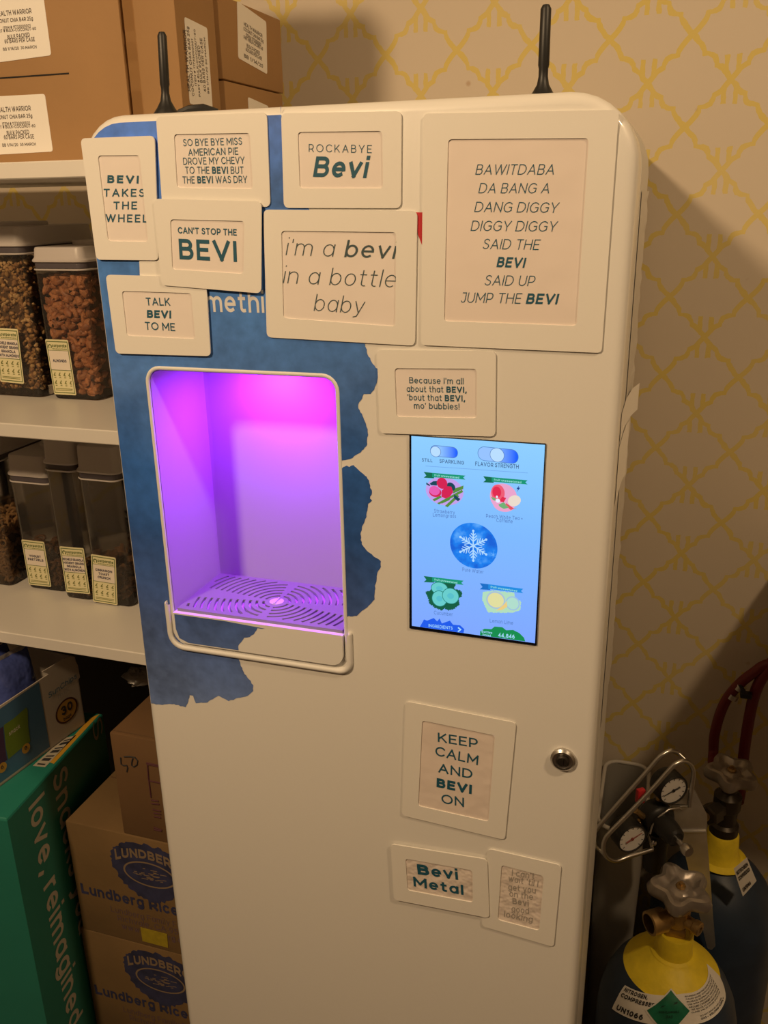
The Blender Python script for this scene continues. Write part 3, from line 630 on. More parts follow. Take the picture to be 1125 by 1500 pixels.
# snowflake disc
def ice():
    m, nt, b = nodes_of('ice_disc'); tc = nt.nodes.new('ShaderNodeTexCoord'); n = nt.nodes.new('ShaderNodeTexNoise'); n.inputs['Scale'].default_value = 85; n.inputs['Detail'].default_value = 4; nt.links.new(tc.outputs['Object'], n.inputs[0])
    r = nt.nodes.new('ShaderNodeValToRGB'); nt.links.new(n.outputs['Fac'], r.inputs[0]); e = r.color_ramp.elements
    e[0].position = .36; e[0].color = lin(0, 96, 215); e[1].position = .68; e[1].color = lin(84, 165, 250); k = e.new(.52); k.color = lin(10, 128, 240)
    nt.links.new(r.outputs[0], b.inputs['Emission Color']); b.inputs['Emission Strength'].default_value = 1.0; b.inputs['Base Color'].default_value = (.01, .01, .01, 1); return m
ui('water_disc', ice(), .0003, [ell(506, 786, 153, 146, 48, 0, .14)])
sn = []
for k in range(6):
    t = math.pi / 3 * k + math.pi / 2; c, s = math.cos(t), math.sin(t)
    T = lambda u, v: (503 + (u * c - v * s), 786 - (u * s + v * c) + .10 * (u * c - v * s))
    sn.append([T(0, -4), T(96, -4), T(96, 4), T(0, 4)]); sn.append([T(96 + 8 * math.cos(a), 8 * math.sin(a)) for a in [i * math.pi / 4 for i in range(8)]])
    for b0, ln2 in ((22, 34), (40, 32), (60, 20)):
        for sg in (-1, 1): sn.append([T(b0, 0), T(b0 + ln2 * .75, sg * ln2 * .75), T(b0 + ln2 * .75 + 7, sg * ln2 * .75), T(b0 + 10, 0)])
ui('snowflake', emit('ui_snow', (176, 218, 255)), .0005, sn)
s2 = []
for k in range(6):
    t = math.pi / 3 * k + .4; c, s = math.cos(t), math.sin(t); s2.append([(632 - s * 2, 845 - c * 2), (632 + c * 24, 845 - s * 26), (632 + s * 2, 845 + c * 2)])
ui('snowflake', emit('ui_snow2', (110, 178, 250)), .0005, s2)
# cucumber, lemon and lime
ui('cucumber_leaves', emit('ui_cleaf', (12, 92, 66)), .0003, [rough_edge([(240, 1050), (260, 1018), (330, 1015), (388, 1030), (380, 1060), (428, 1080), (430, 1112), (408, 1125), (415, 1165), (380, 1195), (340, 1205), (318, 1190), (300, 1205), (270, 1195), (225, 1165), (205, 1110), (195, 1085), (225, 1075)], 5)])
for k, (cx, cy, rx, ry) in enumerate(((285, 1062, 55, 42), (285, 1127, 50, 52), (357, 1110, 55, 52))):
    ui('cucumber_rind', emit('ui_rind', (32, 128, 118)), .0004 + k * .0001, [ell(cx, cy, rx, ry)]); ui('cucumber_slice', emit('ui_cuke', (104, 205, 205)), .00045 + k * .0001, [ell(cx, cy, rx - 4, ry - 4)]); ui('cucumber_core', emit('ui_core', (88, 192, 205)), .00047 + k * .0001, [ell(cx, cy, rx * .4, ry * .35)])
ui('citrus_backdrop', emit('ui_lemonbg', (178, 222, 190)), .0003, [rough_edge([(565, 1085), (640, 1075), (770, 1090), (768, 1110), (810, 1150), (808, 1200), (760, 1218), (600, 1218), (580, 1180), (560, 1130)], 4)])
ui('lemon_rind', emit('ui_lrind', (170, 195, 215)), .0004, [ell(648, 1137, 62, 57)]); ui('lemon_slice', emit('ui_lemon', (226, 222, 160)), .0005, [ell(648, 1137, 52, 47)])
ui('lime_rind', emit('ui_limerind', (160, 195, 225)), .00042, [ell(757, 1158, 46, 46, 20, .4)]); ui('lime_slice', emit('ui_lime', (176, 222, 205)), .00052, [ell(757, 1158, 38, 38, 20, .4)]); ui('lemon_wedge', emit('ui_wedge', (236, 205, 130)), .00045, [[(700, 1165), (722, 1140), (722, 1180), (690, 1200), (650, 1205)]])
ui('button_hill', emit('ui_btn', (28, 92, 235)), .0003, [[(158, 1310), (185, 1262), (205, 1270), (248, 1253), (270, 1275), (285, 1256), (300, 1288), (352, 1270), (372, 1296), (418, 1300), (445, 1325), (440, 1350)]])
ui('button_hill', emit('ui_btn2', (14, 140, 78)), .0003, [[(546, 1364), (548, 1338), (575, 1322), (620, 1325), (640, 1308), (690, 1312), (715, 1332), (760, 1330), (800, 1350), (830, 1380), (838, 1404)]])
bt = MB(); uit('INGREDIENTS', (215, 1310), (370, 1328), 20, .15, .2, bt)
for pts in ([(408, 1310), (428, 1326), (408, 1343), (401, 1337), (416, 1326), (402, 1316)],): bt.fill([[FR.at(*SX(*t)) for t in pts]], FR.up(.0023))
obj('button_lettering', bt, emit('ui_btn_text', (165, 220, 255)), screen, 0)
bt = MB(); uit('44,846', (664, 1374), (770, 1386), 26, .2, .2, bt); uit('Bottles', (557, 1345), (625, 1355), 14, .18, .2, bt); uit('Saved', (562, 1364), (615, 1372), 13, .18, .2, bt)
obj('button_lettering', bt, emit('ui_btn_text', (165, 220, 255)), screen, 0)

# ------------------------------------------------------------------ magnetic photo frames on the door
def frame(label, outer, win, lines, lvl=1, r=.0045, rw=.0032, paper=None, ink=None, slant=0.0, group='white magnetic frames on the dispenser door'):
    base = FR.p3(sum(p[0] for p in outer) / 4, sum(p[1] for p in outer) / 4)
    t = thing('magnetic_frame', label, 'magnetic frame', base, group)
    back = .0004 + (lvl - 1) * .0014; th = .0013
    o = quadpx(FR, outer, r); m_ = MB()
    if win:
        i = quadpx(FR, win, rw); m_.fill([o, i], FR.up(back + th), thick=th)
    else: m_.fill([o], FR.up(back + th), thick=th)
    obj('frame_mat', m_, M_mat, t, 30)
    if win:
        q = [FR.at(*p) for p in win]; c = Vector((sum(p[0] for p in q) / 4, sum(p[1] for p in q) / 4))
        big = [tuple(c + (Vector(p) - c) * 1.06) for p in q]
        p_ = MB(); N = 10
        for a in range(N):
            for b in range(N):
                def bl(u, v):
                    x = (Vector(big[0]) * (1 - u) + Vector(big[1]) * u) * (1 - v) + (Vector(big[3]) * (1 - u) + Vector(big[2]) * u) * v
                    return FR.to3(x.x, x.y, back + .0003)
                p_.poly([bl(a / N, b / N), bl((a + 1) / N, b / N), bl((a + 1) / N, (b + 1) / N), bl(a / N, (b + 1) / N)])
        ins = obj('paper_insert', p_, paper or M_paper, t, 60)
        if lines:
            ml = MB()
            for (s_, pa, pb, cap, w, sp, sl) in lines: text(ml, s_, FR, pa, pb, cap, w, sl, sp, back + .00055)
            obj('lettering', ml, ink or M_teal, ins, 0)
    return t
I_ = .17
frame('portrait white magnetic frame at the far left reading takes the wheel', [(121, 203), (229, 199), (235, 381), (144, 380)], [(146, 228), (207.5, 227.5), (220, 354), (161, 353)],
      [('*BEVI', (159.5, 268), (205, 269), 11.5, (.15, .25), .36, .12), ('TAKES', (154, 288), (214, 288.3), 11.5, .17, .36, .12), ('THE', (168.5, 306.7), (202.7, 306.7), 11.5, .17, .36, .12), ('WHEEL', (157, 325), (218.6, 326), 11.5, .17, .36, .12)], 2)
frame('white magnetic frame at the top left reading so bye bye miss american pie', [(230, 171), (392, 165), (397, 303), (239, 300)], [(256, 196.7), (367.5, 195), (372, 277), (260.5, 275)],
      [('SO BYE BYE MISS', (269.5, 214.3), (355.4, 212), 10.5, .13, .2, 0), ('AMERICAN PIE', (277, 228.4), (349.8, 226.6), 10.5, .13, .2, 0), ('DROVE MY CHEVY', (269.5, 241.5), (359, 240), 10.5, .13, .2, 0),
       ('TO THE *BEVI* BUT', (272.5, 254.6), (357.6, 254.6), 10.5, (.13, .23), .2, 0), ('THE *BEVI* WAS DRY', (268.8, 268.8), (362.8, 268), 10.5, (.13, .23), .2, 0)], 1)
frame('white magnetic frame at the top middle reading rockabye', [(413, 166), (589, 163), (588, 305), (417, 304.5)], [(437, 193.5), (561, 192), (562.4, 276), (440, 276)],
      [('ROCKABYE', (453, 222.5), (545, 224.3), 11.5, .10, .4, 0), ('Bevi', (459, 259), (537, 261), 30, .19, .17, .2)], 1)
frame('largest white magnetic frame with eight italic lines from da bang a to jump the', [(621, 166.7), (907, 161), (881.4, 516.6), (617.7, 505)], [(657, 204), (863, 202.6), (845, 477), (651, 470)],
      [('BAWITDABA', (696.6, 255.8), (811, 255.8), 15, .085, .2, .22), ('DA BANG A', (701, 283), (804, 283.3), 15, .085, .2, .22), ('DANG DIGGY', (695, 310.4), (816, 311.8), 15, .085, .2, .22), ('DIGGY DIGGY', (689.6, 338), (814, 339.3), 15, .085, .2, .22),
       ('SAID THE', (707, 364.5), (789, 366), 15, .085, .2, .22), ('*BEVI', (727.4, 391), (768, 392.5), 15, (.1, .21), .2, .22), ('SAID UP', (709.7, 417.7), (782, 419), 15, .085, .2, .22), ('JUMP THE *BEVI', (674.7, 443), (816, 445.7), 15, (.085, .21), .2, .22)], 1, r=.0035, paper=mat('rippled_paper', (.80, .71, .66), .6, bump=.22, bscale=16))
frame("white magnetic frame overlapping its neighbours, reading can't stop the", [(229, 291), (386, 295), (385.6, 429), (240.5, 417)], [(253, 321), (361.6, 323.6), (360, 400.6), (256, 394)],
      [("CAN'T STOP THE", (264, 341.7), (349.8, 345), 9.5, .19, .2, 0), ('BEVI', (266.4, 379.3), (350, 383.4), 30, .19, .2, 0)], 3)
frame('large white magnetic frame in the middle with thin italic words in a bottle baby', [(387, 307), (612, 309), (608.6, 506), (392, 493.6)], [(413, 338), (581.4, 340), (580, 478), (416, 465.5)],
      [("i'm a *bevi", (419, 373.5), (578, 379), 24, (.055, .12), .2, .2), ('in a bottle', (415, 414.7), (579, 421), 24, .055, .2, .2), ('baby', (460, 455), (532, 459.6), 24, .055, .2, .2)], 1, ink=mat('slate_ink', (.05, .085, .095), .6))
frame('small white magnetic frame just above the alcove reading talk to me', [(157.6, 402), (304, 406), (311, 521), (172.6, 517)], [(181, 425.6), (283, 429), (288.6, 496), (188.4, 491)],
      [('TALK', (216.5, 447), (251.4, 447.4), 11.5, .15, .2, 0), ('*BEVI', (217.4, 465), (252.5, 466), 11.5, (.15, .25), .2, .12), ('TO ME', (215, 482.3), (258.7, 484.5), 11.5, .15, .2, 0)], 2)
frame('white magnetic mat almost hidden behind the take-the-wheel and talk-to-me frames', [(204, 340), (290, 344), (296, 424), (207, 420)], None, None, 1)
frame("white magnetic frame just above the touch screen reading mo' bubbles", [(553, 512), (727, 514), (726, 639), (557.4, 634)], [(578.6, 538.7), (699.4, 540), (699, 612), (581.5, 610)],
      [("Because I'm all", (600, 561), (679.3, 562.8), 9, .13, .2, 0), ('about that *BEVI,', (596.3, 573.6), (684, 575.4), 9, (.13, .22), .2, 0), ("'bout that *BEVI,", (597.7, 586), (681.7, 588), 9, (.13, .22), .2, 0), ("mo' bubbles!", (607, 598.3), (673.3, 599.7), 9, .13, .2, 0)], 1)
frame('portrait white magnetic frame below the touch screen reading keep calm and', [(595, 1026), (756.6, 1057.6), (740, 1229), (589.6, 1193)], [(619, 1054), (725.6, 1076), (716, 1202), (613, 1179)],
      [('KEEP', (641.8, 1085.8), (700, 1095), 13.5, .15, .2, 0), ('CALM', (637.6, 1105.6), (700, 1120), 14, .15, .2, 0), ('AND', (642.4, 1130.6), (692, 1140), 13.5, .15, .2, 0), ('*BEVI', (639.8, 1152), (691, 1162.6), 13.5, (.15, .27), .2, 0), ('ON', (647, 1175.4), (679.8, 1181.4), 13.5, .15, .2, 0)], 1, paper=mat('wrinkled_paper', (.78, .68, .62), .55, bump=.2, bscale=34))
frame('small landscape white magnetic frame near the bottom reading metal', [(573.6, 1233.6), (714.4, 1256), (717.6, 1341.8), (578.4, 1315)], [(595, 1255), (693, 1272), (693.6, 1319), (598, 1301)],
      [('Bevi', (613, 1278.4), (672, 1286.7), 15, .27, .18, 0), ('Metal', (607, 1296), (679.8, 1308.8), 14, .2, .2, 0)], 2, paper=M_crump)
frame("small portrait white magnetic frame near the bottom with faded words can't wait", [(715.4, 1241.6), (822.6, 1266), (811.4, 1385.6), (706.4, 1355)], [(735, 1265.6), (797, 1281.6), (790, 1361.6), (729.4, 1345.6)],
      [("I can't", (750, 1281.6), (783, 1287), 9, .13, .2, .1), ("wait 'til I", (744.8, 1289.6), (788, 1298.2), 9, .13, .2, .1), ('get you', (744.8, 1302.4), (784.8, 1308), 9, .13, .2, .1), ('on the', (746.4, 1312), (780.6, 1317.4), 9, .13, .2, .1), ('good', (749.6, 1334.4), (775, 1338), 9, .13, .2, .1), ('looking', (738.4, 1341.8), (780, 1350.4), 9, .13, .2, .1), ('*Bevi', (751, 1323), (774.6, 1327), 9, (.13, .22), .2, 0)], 1, paper=M_crump, ink=M_faint)

# ------------------------------------------------------------------ the shelving unit
SY0, SY1, SXL, SXR = .15, .56, -.80, -.006
unit = thing('shelving_unit', 'white laminate shelving unit to the left of the dispenser', 'shelving unit', (-.4, .35, 0))
for z in (.081, .986, 1.279, 1.5735):
    b_ = MB(); b_.box(SXL, SXR - .018, SY0, SY1, z - .0175, z, .0012, 1); obj('shelf_board', b_, M_shelf, unit, 30)
bp = MB(); bp.box(SXL, SXR - .018, SY1 - .006, SY1, .0815, .968); obj('bay_shade_panel', bp, mat('bay_shade_dark', (.035, .025, .018), .8), unit, 0)  # dark sheet added to paint in the black shade of the lower bay
for x in (SXL - .018, SXR - .018):
    b_ = MB(); b_.box(x, x + .018, SY0 + .002, SY1, 0, 1.5735 if x > -.5 else 1.9, .0012, 1); obj('side_panel', b_, M_shelf, unit, 30)

# ------------------------------------------------------------------ cartons on the top shelf
ZT = 1.5737
def carton(name, label, cat, x0, x1, y0, y1, z0, z1, group, m=None, slit=True):
    t = thing(name, label, cat, ((x0 + x1) / 2, (y0 + y1) / 2, z0), group)
    b_ = MB(); b_.box(x0, x1, y0, y1, z0, z1, .0016, 2); obj('carton_body', b_, m or M_card, t, 40); return t
def sticker(t, pl, px, lines, off=.0005, ink=None, w=.17):
    q = quadpx(pl, px, .003, 3); b_ = MB(); b_.fill([q], pl.up(off), thick=off * .9); lb = obj('shipping_label', b_, M_label, t, 0)
    if lines:
        ml = MB()
        for (s_, pa, pb, cap) in lines: text(ml, s_, pl, pa, pb, cap, w, 0, .2, off + .0002)
        obj('lettering', ml, ink or M_lblink, lb, 0)
GC = 'brown cartons on the top shelf'
PA = Plane((0, .198, 0)); xa = PA.at(101.5, 110)[0]
FL = [('HEALTH WARRIOR', (-6, 165), (45.9, 162), 7.5), ('COCONUT CHIA BAR 25g', (-12, 175.5), (48, 172.4), 6), ('ITEM # 11733000001', (4.4, 184), (44.4, 182.2), 4.6), ('PART # BULK-COCONUT-60', (-8, 189), (52.5, 186.5), 4.6), ('BULK PACKED', (11, 198.2), (43.6, 196.4), 6.5), ('60 BARS PER CASE', (6.8, 204.4), (50.7, 203), 6.5), ('BB 1/14/20  30 MARCH', (4.4, 215), (53.3, 213.3), 4.6)]
xc = PA.at(182.5, 80)[0]; xB = -.008
ca = carton('carton', 'wide brown carton on the top shelf with two white labels and a flap slit', 'carton', xa - .20, xc - .0012, .198, .294, ZT, 1.86, GC)
sticker(ca, PA, [(-38, 143), (66, 137.5), (78, 222), (-28, 228)], FL)
sticker(ca, PA, [(-40, 3), (64, -5), (75.5, 81), (-28, 95)], [(s_, (a[0] + 1, a[1] - 141.5 + 1), (b[0] + 1, b[1] - 142.5), c) for s_, a, b, c in FL])
sl_ = MB(); za = PA.at(50, 111)[1]; sl_.box(xa - .199, xa, .1974, .1984, za - .0007, za + .0007); obj('flap_slit', sl_, M_dark, ca, 0)
cd_ = carton('carton', 'upright brown carton with clear tape along its left edge and a sideways label', 'carton', xc + .0012, xB, .200, .286, ZT, 1.86, GC)
tp = MB(); pts = [(xc + .0013, 0), (xc + .016, 0)]
for k in range(24):
    z = ZT + .002 + k * .0095
    tp.poly([(xc + .0013, .1996 - .0004 * random.random(), z), (xc + .015, .1996 - .0006 * random.random(), z), (xc + .015, .1996 - .0006 * random.random(), z + .0095), (xc + .0013, .1996 - .0004 * random.random(), z + .0095)])
obj('packing_tape', tp, clear('clear_tape', (.93, .90, .84), .12), cd_, 0)
PB = Plane((xB, 0, 0), (0, 1, 0))
q = [PB.at(*p) for p in [(269.5, 24.4), (303, 41), (311, 159), (277.5, 152)]]
b_ = MB(); b_.fill([fillet(q, .003, 3)], PB.up(.0005), thick=.0004); lb = obj('shipping_label', b_, M_label, cd_, 0)
ml = MB()
(u0, u1), (v0, v1) = (min(p[0] for p in q), max(p[0] for p in q)), (min(p[1] for p in q), max(p[1] for p in q))
for k, (s_, cap, ln_) in enumerate((('BB 1/14/20 30 MARCH', .0035, .055), ('60 BARS PER CASE', .0052, .052), ('BULK PACKED', .0052, .036), ('PART # BULK-COCONUT-60', .0036, .065), ('ITEM # 11733000001', .0036, .045), ('COCONUT CHIA BAR 25g', .005, .066), ('HEALTH WARRIOR', .006, .058))):
    yy = u1 - .007 - k * .0068
    text_uv(ml, s_, lambda a, b, o, yy=yy: PB.to3(yy - b, v0 + .012 + a, .0007 + o) , (.07 - ln_) / 2 - .005, 0, ln_, cap, .17)
obj('lettering', ml, M_lblink, lb, 0)
xD = -.010; PD = Plane((xD, 0, 0), (0, 1, 0))
ce = carton('carton', 'brown carton behind the taped one near the wall, lower of two', 'carton', -.22, xD, .302, .465, ZT, 1.660, GC)
cf = carton('carton', 'brown carton behind the taped one near the wall, upper of two', 'carton', -.22, xD, .300, .470, 1.6615, 1.7475, GC)
def qm(qpx, u, v):
    a, b, c, d = [Vector(p) for p in qpx]; r = (a * (1 - u) + b * u) * (1 - v) + (d * (1 - u) + c * u) * v; return (r.x, r.y)
QD = [(346.7, 1), (389.5, 32), (391, 108.8), (348.7, 85)]
rows = (('HEALTH WARRIOR', .22, .85, .36), ('COCONUT CHIA BAR 25g', .2, .88, .45), ('ITEM # 11733000001', .28, .8, .54), ('PART # BULK-COCONUT-60', .2, .86, .60), ('BULK PACKED', .3, .75, .72), ('60 BARS PER CASE', .26, .82, .80), ('BB 1/14/20', .2, .85, .93))
sticker(cf, PD, QD, [(s_, qm(QD, a, v), qm(QD, b, v), 5.5) for s_, a, b, v in rows])
QE = [(362.8, 142), (392.7, 155.5), (396, 232), (366, 214)]
sticker(ce, PD, QE, [(s_, qm(QE, a, v), qm(QE, b, v), 5) for s_, a, b, v in rows])

# ------------------------------------------------------------------ storage jars
M_jar = clear('clear_plastic', (.96, .945, .93), .06, .055); M_lid = mat('jar_lid', (.62, .57, .55), .4); M_gask = mat('grey_gasket', (.10, .085, .10), .5)
M_lab = mat('cream_label', (.80, .75, .46), .6); M_labw = mat('label_panel', (.84, .76, .66), .6); M_green = mat('label_green', (.10, .16, .04), .6); M_navy = mat('label_navy', (.04, .04, .10), .6)
def jar(label, x0, x1, y0, y1, z0, zl, zt, group, lab=None, name_lines=None, over=.0032, bottom_r=.010, tint=None):
    t = thing('storage_jar', label, 'storage jar', ((x0 + x1) / 2, (y0 + y1) / 2, z0), group)
    r = min(bottom_r, (x1 - x0) * .3)
    def ring(i, z): return [(x, y, z) for x, y in rrect(x0 + i, x1 - i, y0 + i, y1 - i, max(r - i, .002), 5)]
    b_ = MB(); b_.grid([ring(.006, z0 + .0002), ring(.002, z0 + .0012), ring(.0008, z0 + .004), ring(0, z0 + .012), ring(-.0012, zl - .018), ring(-.0022, zl - .0105), ring(-.0022, zl - .009), ring(-.0006, zl - .009), ring(-.0006, zl)], True, True, False)
    obj('jar_body', b_, M_jar, t, 50)
    g_ = MB(); g_.grid([ring(.0006, zl - .009), ring(-.0012, zl - .009), ring(-.0012, zl - .0005), ring(.0006, zl - .0005)]); obj('gasket', g_, M_gask, t, 40)
    s_ = MB(); s_.grid([ring(-.0023, zl - .0118), ring(-.0032, zl - .0112), ring(-.0032, zl - .0100), ring(-.0023, zl - .0095)]); obj('jar_collar', s_, M_lid, t, 40)
    l_ = MB(); l_.grid([ring(-over - .0008 + .001, zl - .0015), ring(-over - .0008, zl - .0008), ring(-over - .0008, zl + .0012), ring(-over * .3, zl + .0045), ring(.0004, zt - .003), ring(.0015, zt - .0006), ring(.004, zt)], True, True, True)
    lid = obj('lid', l_, M_lid, t, 40)
    k_ = MB(); kr = min(x1 - x0, y1 - y0) * .30
    k_.lathe([(kr, 0), (kr, .004), (kr - .001, .0052), (kr * .8, .0056), (0, .0056)], ((x0 + x1) / 2, (y0 + y1) / 2, zt - .0002), n=28); obj('button', k_, M_lid, lid, 40)
    if lab:
        pl = Plane((0, y0 - .0003, 0)); q = [pl.at(*p) for p in lab]
        def uv(u, v): a, b, c, d = [Vector(p) for p in q]; w_ = (a * (1 - u) + b * u) * (1 - v) + (d * (1 - u) + c * u) * v; return w_
        def rect(u0, u1, v0, v1): return [tuple(uv(u, v)) for u, v in ((u0, v0), (u1, v0), (u1, v1), (u0, v1))]
        f_ = MB(); f_.fill([fillet(q, .002, 3)], pl.up(.0005), thick=.0004); lb = obj('jar_label', f_, M_lab, t, 0)
        f_ = MB(); f_.fill([rect(.04, .96, .03, .97), rect(.065, .935, .045, .955)], pl.up(.0007)); f_.fill([rect(.065, .935, .545, .555)], pl.up(.0007)); f_.fill([rect(.065, .935, .192, .199)], pl.up(.0007))
        obj('label_border', f_, M_green, lb, 0)
        f_ = MB(); f_.fill([rect(.065, .935, .20, .544)], pl.up(.00065)); obj('label_panel', f_, M_labw, lb, 0)
        d_ = MB()
        def tl(s_, ua, ub, v, hv, w=.2):
            a, b, c = uv(ua, v), uv(ub, v), uv(ua, v - hv); qd, wd = lay(s_, w, 0, .2)
            for quad, k in qd: d_.poly([pl.to3(*(a + (b - a) * (x / wd) + (c - a) * y), .0009 + k * 8e-6) for x, y in quad])
        tl('corporate', .27, .90, .135, .058, .24); tl('essentials', .27, .90, .175, .022, .16)
        obj('brand_lettering', d_, M_green, lb, 0)
        d_ = MB(); cen = uv(.17, .125); hx = (uv(.25, .125) - cen).length
        d_.fill([[(cen.x + hx * math.cos(a), cen.y + hx * math.sin(a)) for a in [math.radians(-60 + 300 * k / 24) for k in range(25)]] + [(cen.x + hx * .6 * math.cos(a), cen.y + hx * .6 * math.sin(a)) for a in [math.radians(240 - 300 * k / 24) for k in range(25)]]], pl.up(.0009)); obj('leaf_logo', d_, M_green, lb, 0)
        d_ = MB(); n = len(name_lines)
        for k, s_ in enumerate(name_lines):
            wd = min(.84, .085 * len(s_)); tl(s_, .5 - wd / 2, .5 + wd / 2, .385 + (k - (n - 1) / 2) * .075 + .02, .052, .24)
        obj('name_lettering', d_, M_navy, lb, 0)
        d_ = MB()
        for rr in range(2):
            for cl in range(4):
                cu, cv = .17 + cl * .22, .625 + rr * .145
                d_.fill([rect(cu - .02, cu + .045, cv - .012 + .03, cv + .004 + .03)], pl.up(.0009)); d_.poly([pl.to3(*uv(cu - .05, cv + .02), .0010), pl.to3(*uv(cu - .02, cv + .03), .0010), pl.to3(*uv(cu + .055, cv - .03), .0010), pl.to3(*uv(cu + .03, cv - .035), .0010)])
                d_.fill([rect(cu - .03, cu + .05, cv + .055, cv + .068)], pl.up(.0009))
        d_.fill([rect(.12, .88, .885, .895)], pl.up(.0009)); d_.fill([rect(.12, .86, .91, .92)], pl.up(.0009))
        obj('diet_icons', d_, mat('icon_olive', (.20, .22, .06), .6), lb, 0)
    return t
def stuffing(name, label, cat, mb, mats):
    o = obj(name, mb, mats, None, 60); tag(o, label, cat, None, 'stuff'); return o
def rnd_rot(): return Matrix.Rotation(random.uniform(0, 6.28), 3, 'Z') @ Matrix.Rotation(random.uniform(0, 3.14), 3, 'X') @ Matrix.Rotation(random.uniform(0, 6.28), 3, 'Y')
def heap(x0, x1, y0, y1, z0, z1, n, fn, depth=.016, core=None, lim=.0035):
    """pieces against the front, right and top of the jar, round a solid core"""
    mb = MB()
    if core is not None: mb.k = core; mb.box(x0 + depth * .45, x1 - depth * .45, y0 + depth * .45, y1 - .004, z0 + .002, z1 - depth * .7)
    for _ in range(n):
        c = random.random()
        if c < .12: p = (random.uniform(x0, x0 + depth), random.uniform(y0, y1), random.uniform(z0, z1))
        elif c < .55: p = (random.uniform(x0, x1), random.uniform(y0, y0 + depth), random.uniform(z0, z1))
        elif c < .8: p = (random.uniform(x1 - depth, x1), random.uniform(y0, y1), random.uniform(z0, z1))
        else: p = (random.uniform(x0, x1), random.uniform(y0, y1), random.uniform(z1 - depth, z1))
        fn(mb, p)
    for v in mb.v: v.x = min(max(v.x, x0 - lim), x1 + lim); v.y = min(max(v.y, y0 - lim), y1 + lim); v.z = max(v.z, z0 - .004)
    return mb
ZM, ZL = 1.2792, .9862
# granola and almonds on the middle shelf
GM = 'clear jars on the middle shelf'; GL = 'clear jars on the lower shelf'
M_g1 = mat('granola_tan', (.44, .25, .09), .75, var=.3, scale=150); M_g2 = mat('granola_brown', (.28, .14, .05), .75, var=.3, scale=150); M_g3 = mat('granola_pale', (.58, .38, .17), .75)
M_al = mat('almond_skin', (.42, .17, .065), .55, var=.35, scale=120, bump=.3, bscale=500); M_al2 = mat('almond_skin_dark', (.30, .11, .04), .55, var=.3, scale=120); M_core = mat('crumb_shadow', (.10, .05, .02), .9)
yA = .285
jar('wide clear jar of granola at the left edge of the middle shelf', -.425, -.312, yA, yA + .16, ZM, 1.480, 1.503, GM, [(-9, 480), (26.3, 482), (35.7, 562.3), (1, 559)], ['MICHELE GRANOLA', 'ANCIENT GRAINS', 'GRANOLA', 'WITH ALMONDS'])
def gran(mb, p):
    mb.k = random.choice((0, 0, 1, 1, 2)); s_ = random.uniform(.0018, .0048); mb.ball(p, s_, s_ * random.uniform(.6, 1), s_ * random.uniform(.5, .9), rnd_rot(), 7, 4, .22)
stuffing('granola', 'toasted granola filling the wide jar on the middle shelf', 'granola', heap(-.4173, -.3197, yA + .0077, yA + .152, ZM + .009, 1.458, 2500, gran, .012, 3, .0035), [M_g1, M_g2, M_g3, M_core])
jar('clear jar of whole almonds beside the dispenser on the middle shelf', -.2965, -.2205, yA, yA + .15, ZM, 1.4605, 1.478, GM, [(66.3, 496.7), (99.7, 498), (112.3, 579), (80, 577.3)], ['ALMONDS'])
def almond(mb, p):
    mb.k = random.choice((0, 0, 1)); R = rnd_rot(); l = random.uniform(.0082, .0102); rings = []; P = Vector(p)
    for j in range(8):
        t = j / 7; r_ = (math.sin(math.pi * t ** .85) ** .62) * .0056 if 0 < j < 7 else .0002
        rings.append([P + R @ Vector((r_ * math.cos(a), r_ * .68 * math.sin(a), (t - .5) * 2 * l)) for a in [2 * math.pi * k / 8 for k in range(8)]])
    mb.grid(rings)
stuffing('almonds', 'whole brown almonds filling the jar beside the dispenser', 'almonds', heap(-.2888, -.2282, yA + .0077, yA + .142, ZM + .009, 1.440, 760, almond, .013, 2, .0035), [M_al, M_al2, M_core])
# lower shelf
M_pz = mat('pretzel_brown', (.20, .085, .03), .5); M_ch = mat('cereal_ring', (.38, .21, .08), .7); M_cin = mat('cinnamon_square', (.24, .12, .05), .7, var=.3, scale=200)
jar('clear jar of small cereal rings at the left edge of the lower shelf', -.475, -.412, .276, .40, ZL, 1.190, 1.214, GL)
jar('clear jar labelled pretzels, shortest of the lower shelf row', -.388, -.3185, .280, .41, ZL, 1.166, 1.195, GL, [(31.5, 790), (64.7, 793.7), (75.5, 859.6), (43, 856)], ['YOGURT', 'PRETZELS'])
jar('tall clear jar with a four line granola label, middle of the lower shelf row', -.3115, -.2632, .266, .396, ZL, 1.193, 1.226, GL, [(87.2, 800), (122.7, 803), (132.3, 870), (97.3, 867)], ['MICHELE GRANOLA', 'ANCIENT GRAINS', 'GRANOLA', 'WITH ALMONDS'])
jar('tall clear jar labelled toast crunch, nearest the dispenser on the lower shelf', -.2550, -.1935, .262, .392, ZL, 1.186, 1.222, GL, [(133.4, 811.4), (169.6, 817), (172.4, 886.5), (136.7, 880.8)], ['CINNAMON', 'TOAST', 'CRUNCH'])
jar('clear jar almost hidden behind the dispenser edge on the lower shelf', -.186, -.12, .285, .40, ZL, 1.125, 1.148, GL)
def ringlet(mb, p):
    R = rnd_rot(); P = Vector(p); mb.k = 0
    mb.tube([P + R @ Vector((.0048 * math.cos(a), .0048 * math.sin(a), 0)) for a in [2 * math.pi * k / 9 for k in range(9)]], .0022, 6, True)
stuffing('cereal_rings', 'small brown cereal rings in the leftmost jar of the lower shelf', 'cereal', heap(-.4673, -.4197, .2837, .392, ZL + .008, 1.075, 420, ringlet, .016, 1), [M_ch, M_core])
stuffing('pretzels', 'small brown pretzels in the bottom of the pretzel jar', 'pretzels', heap(-.3803, -.3262, .2877, .402, ZL + .008, 1.028, 130, ringlet, .016, 1), [M_pz, M_core])
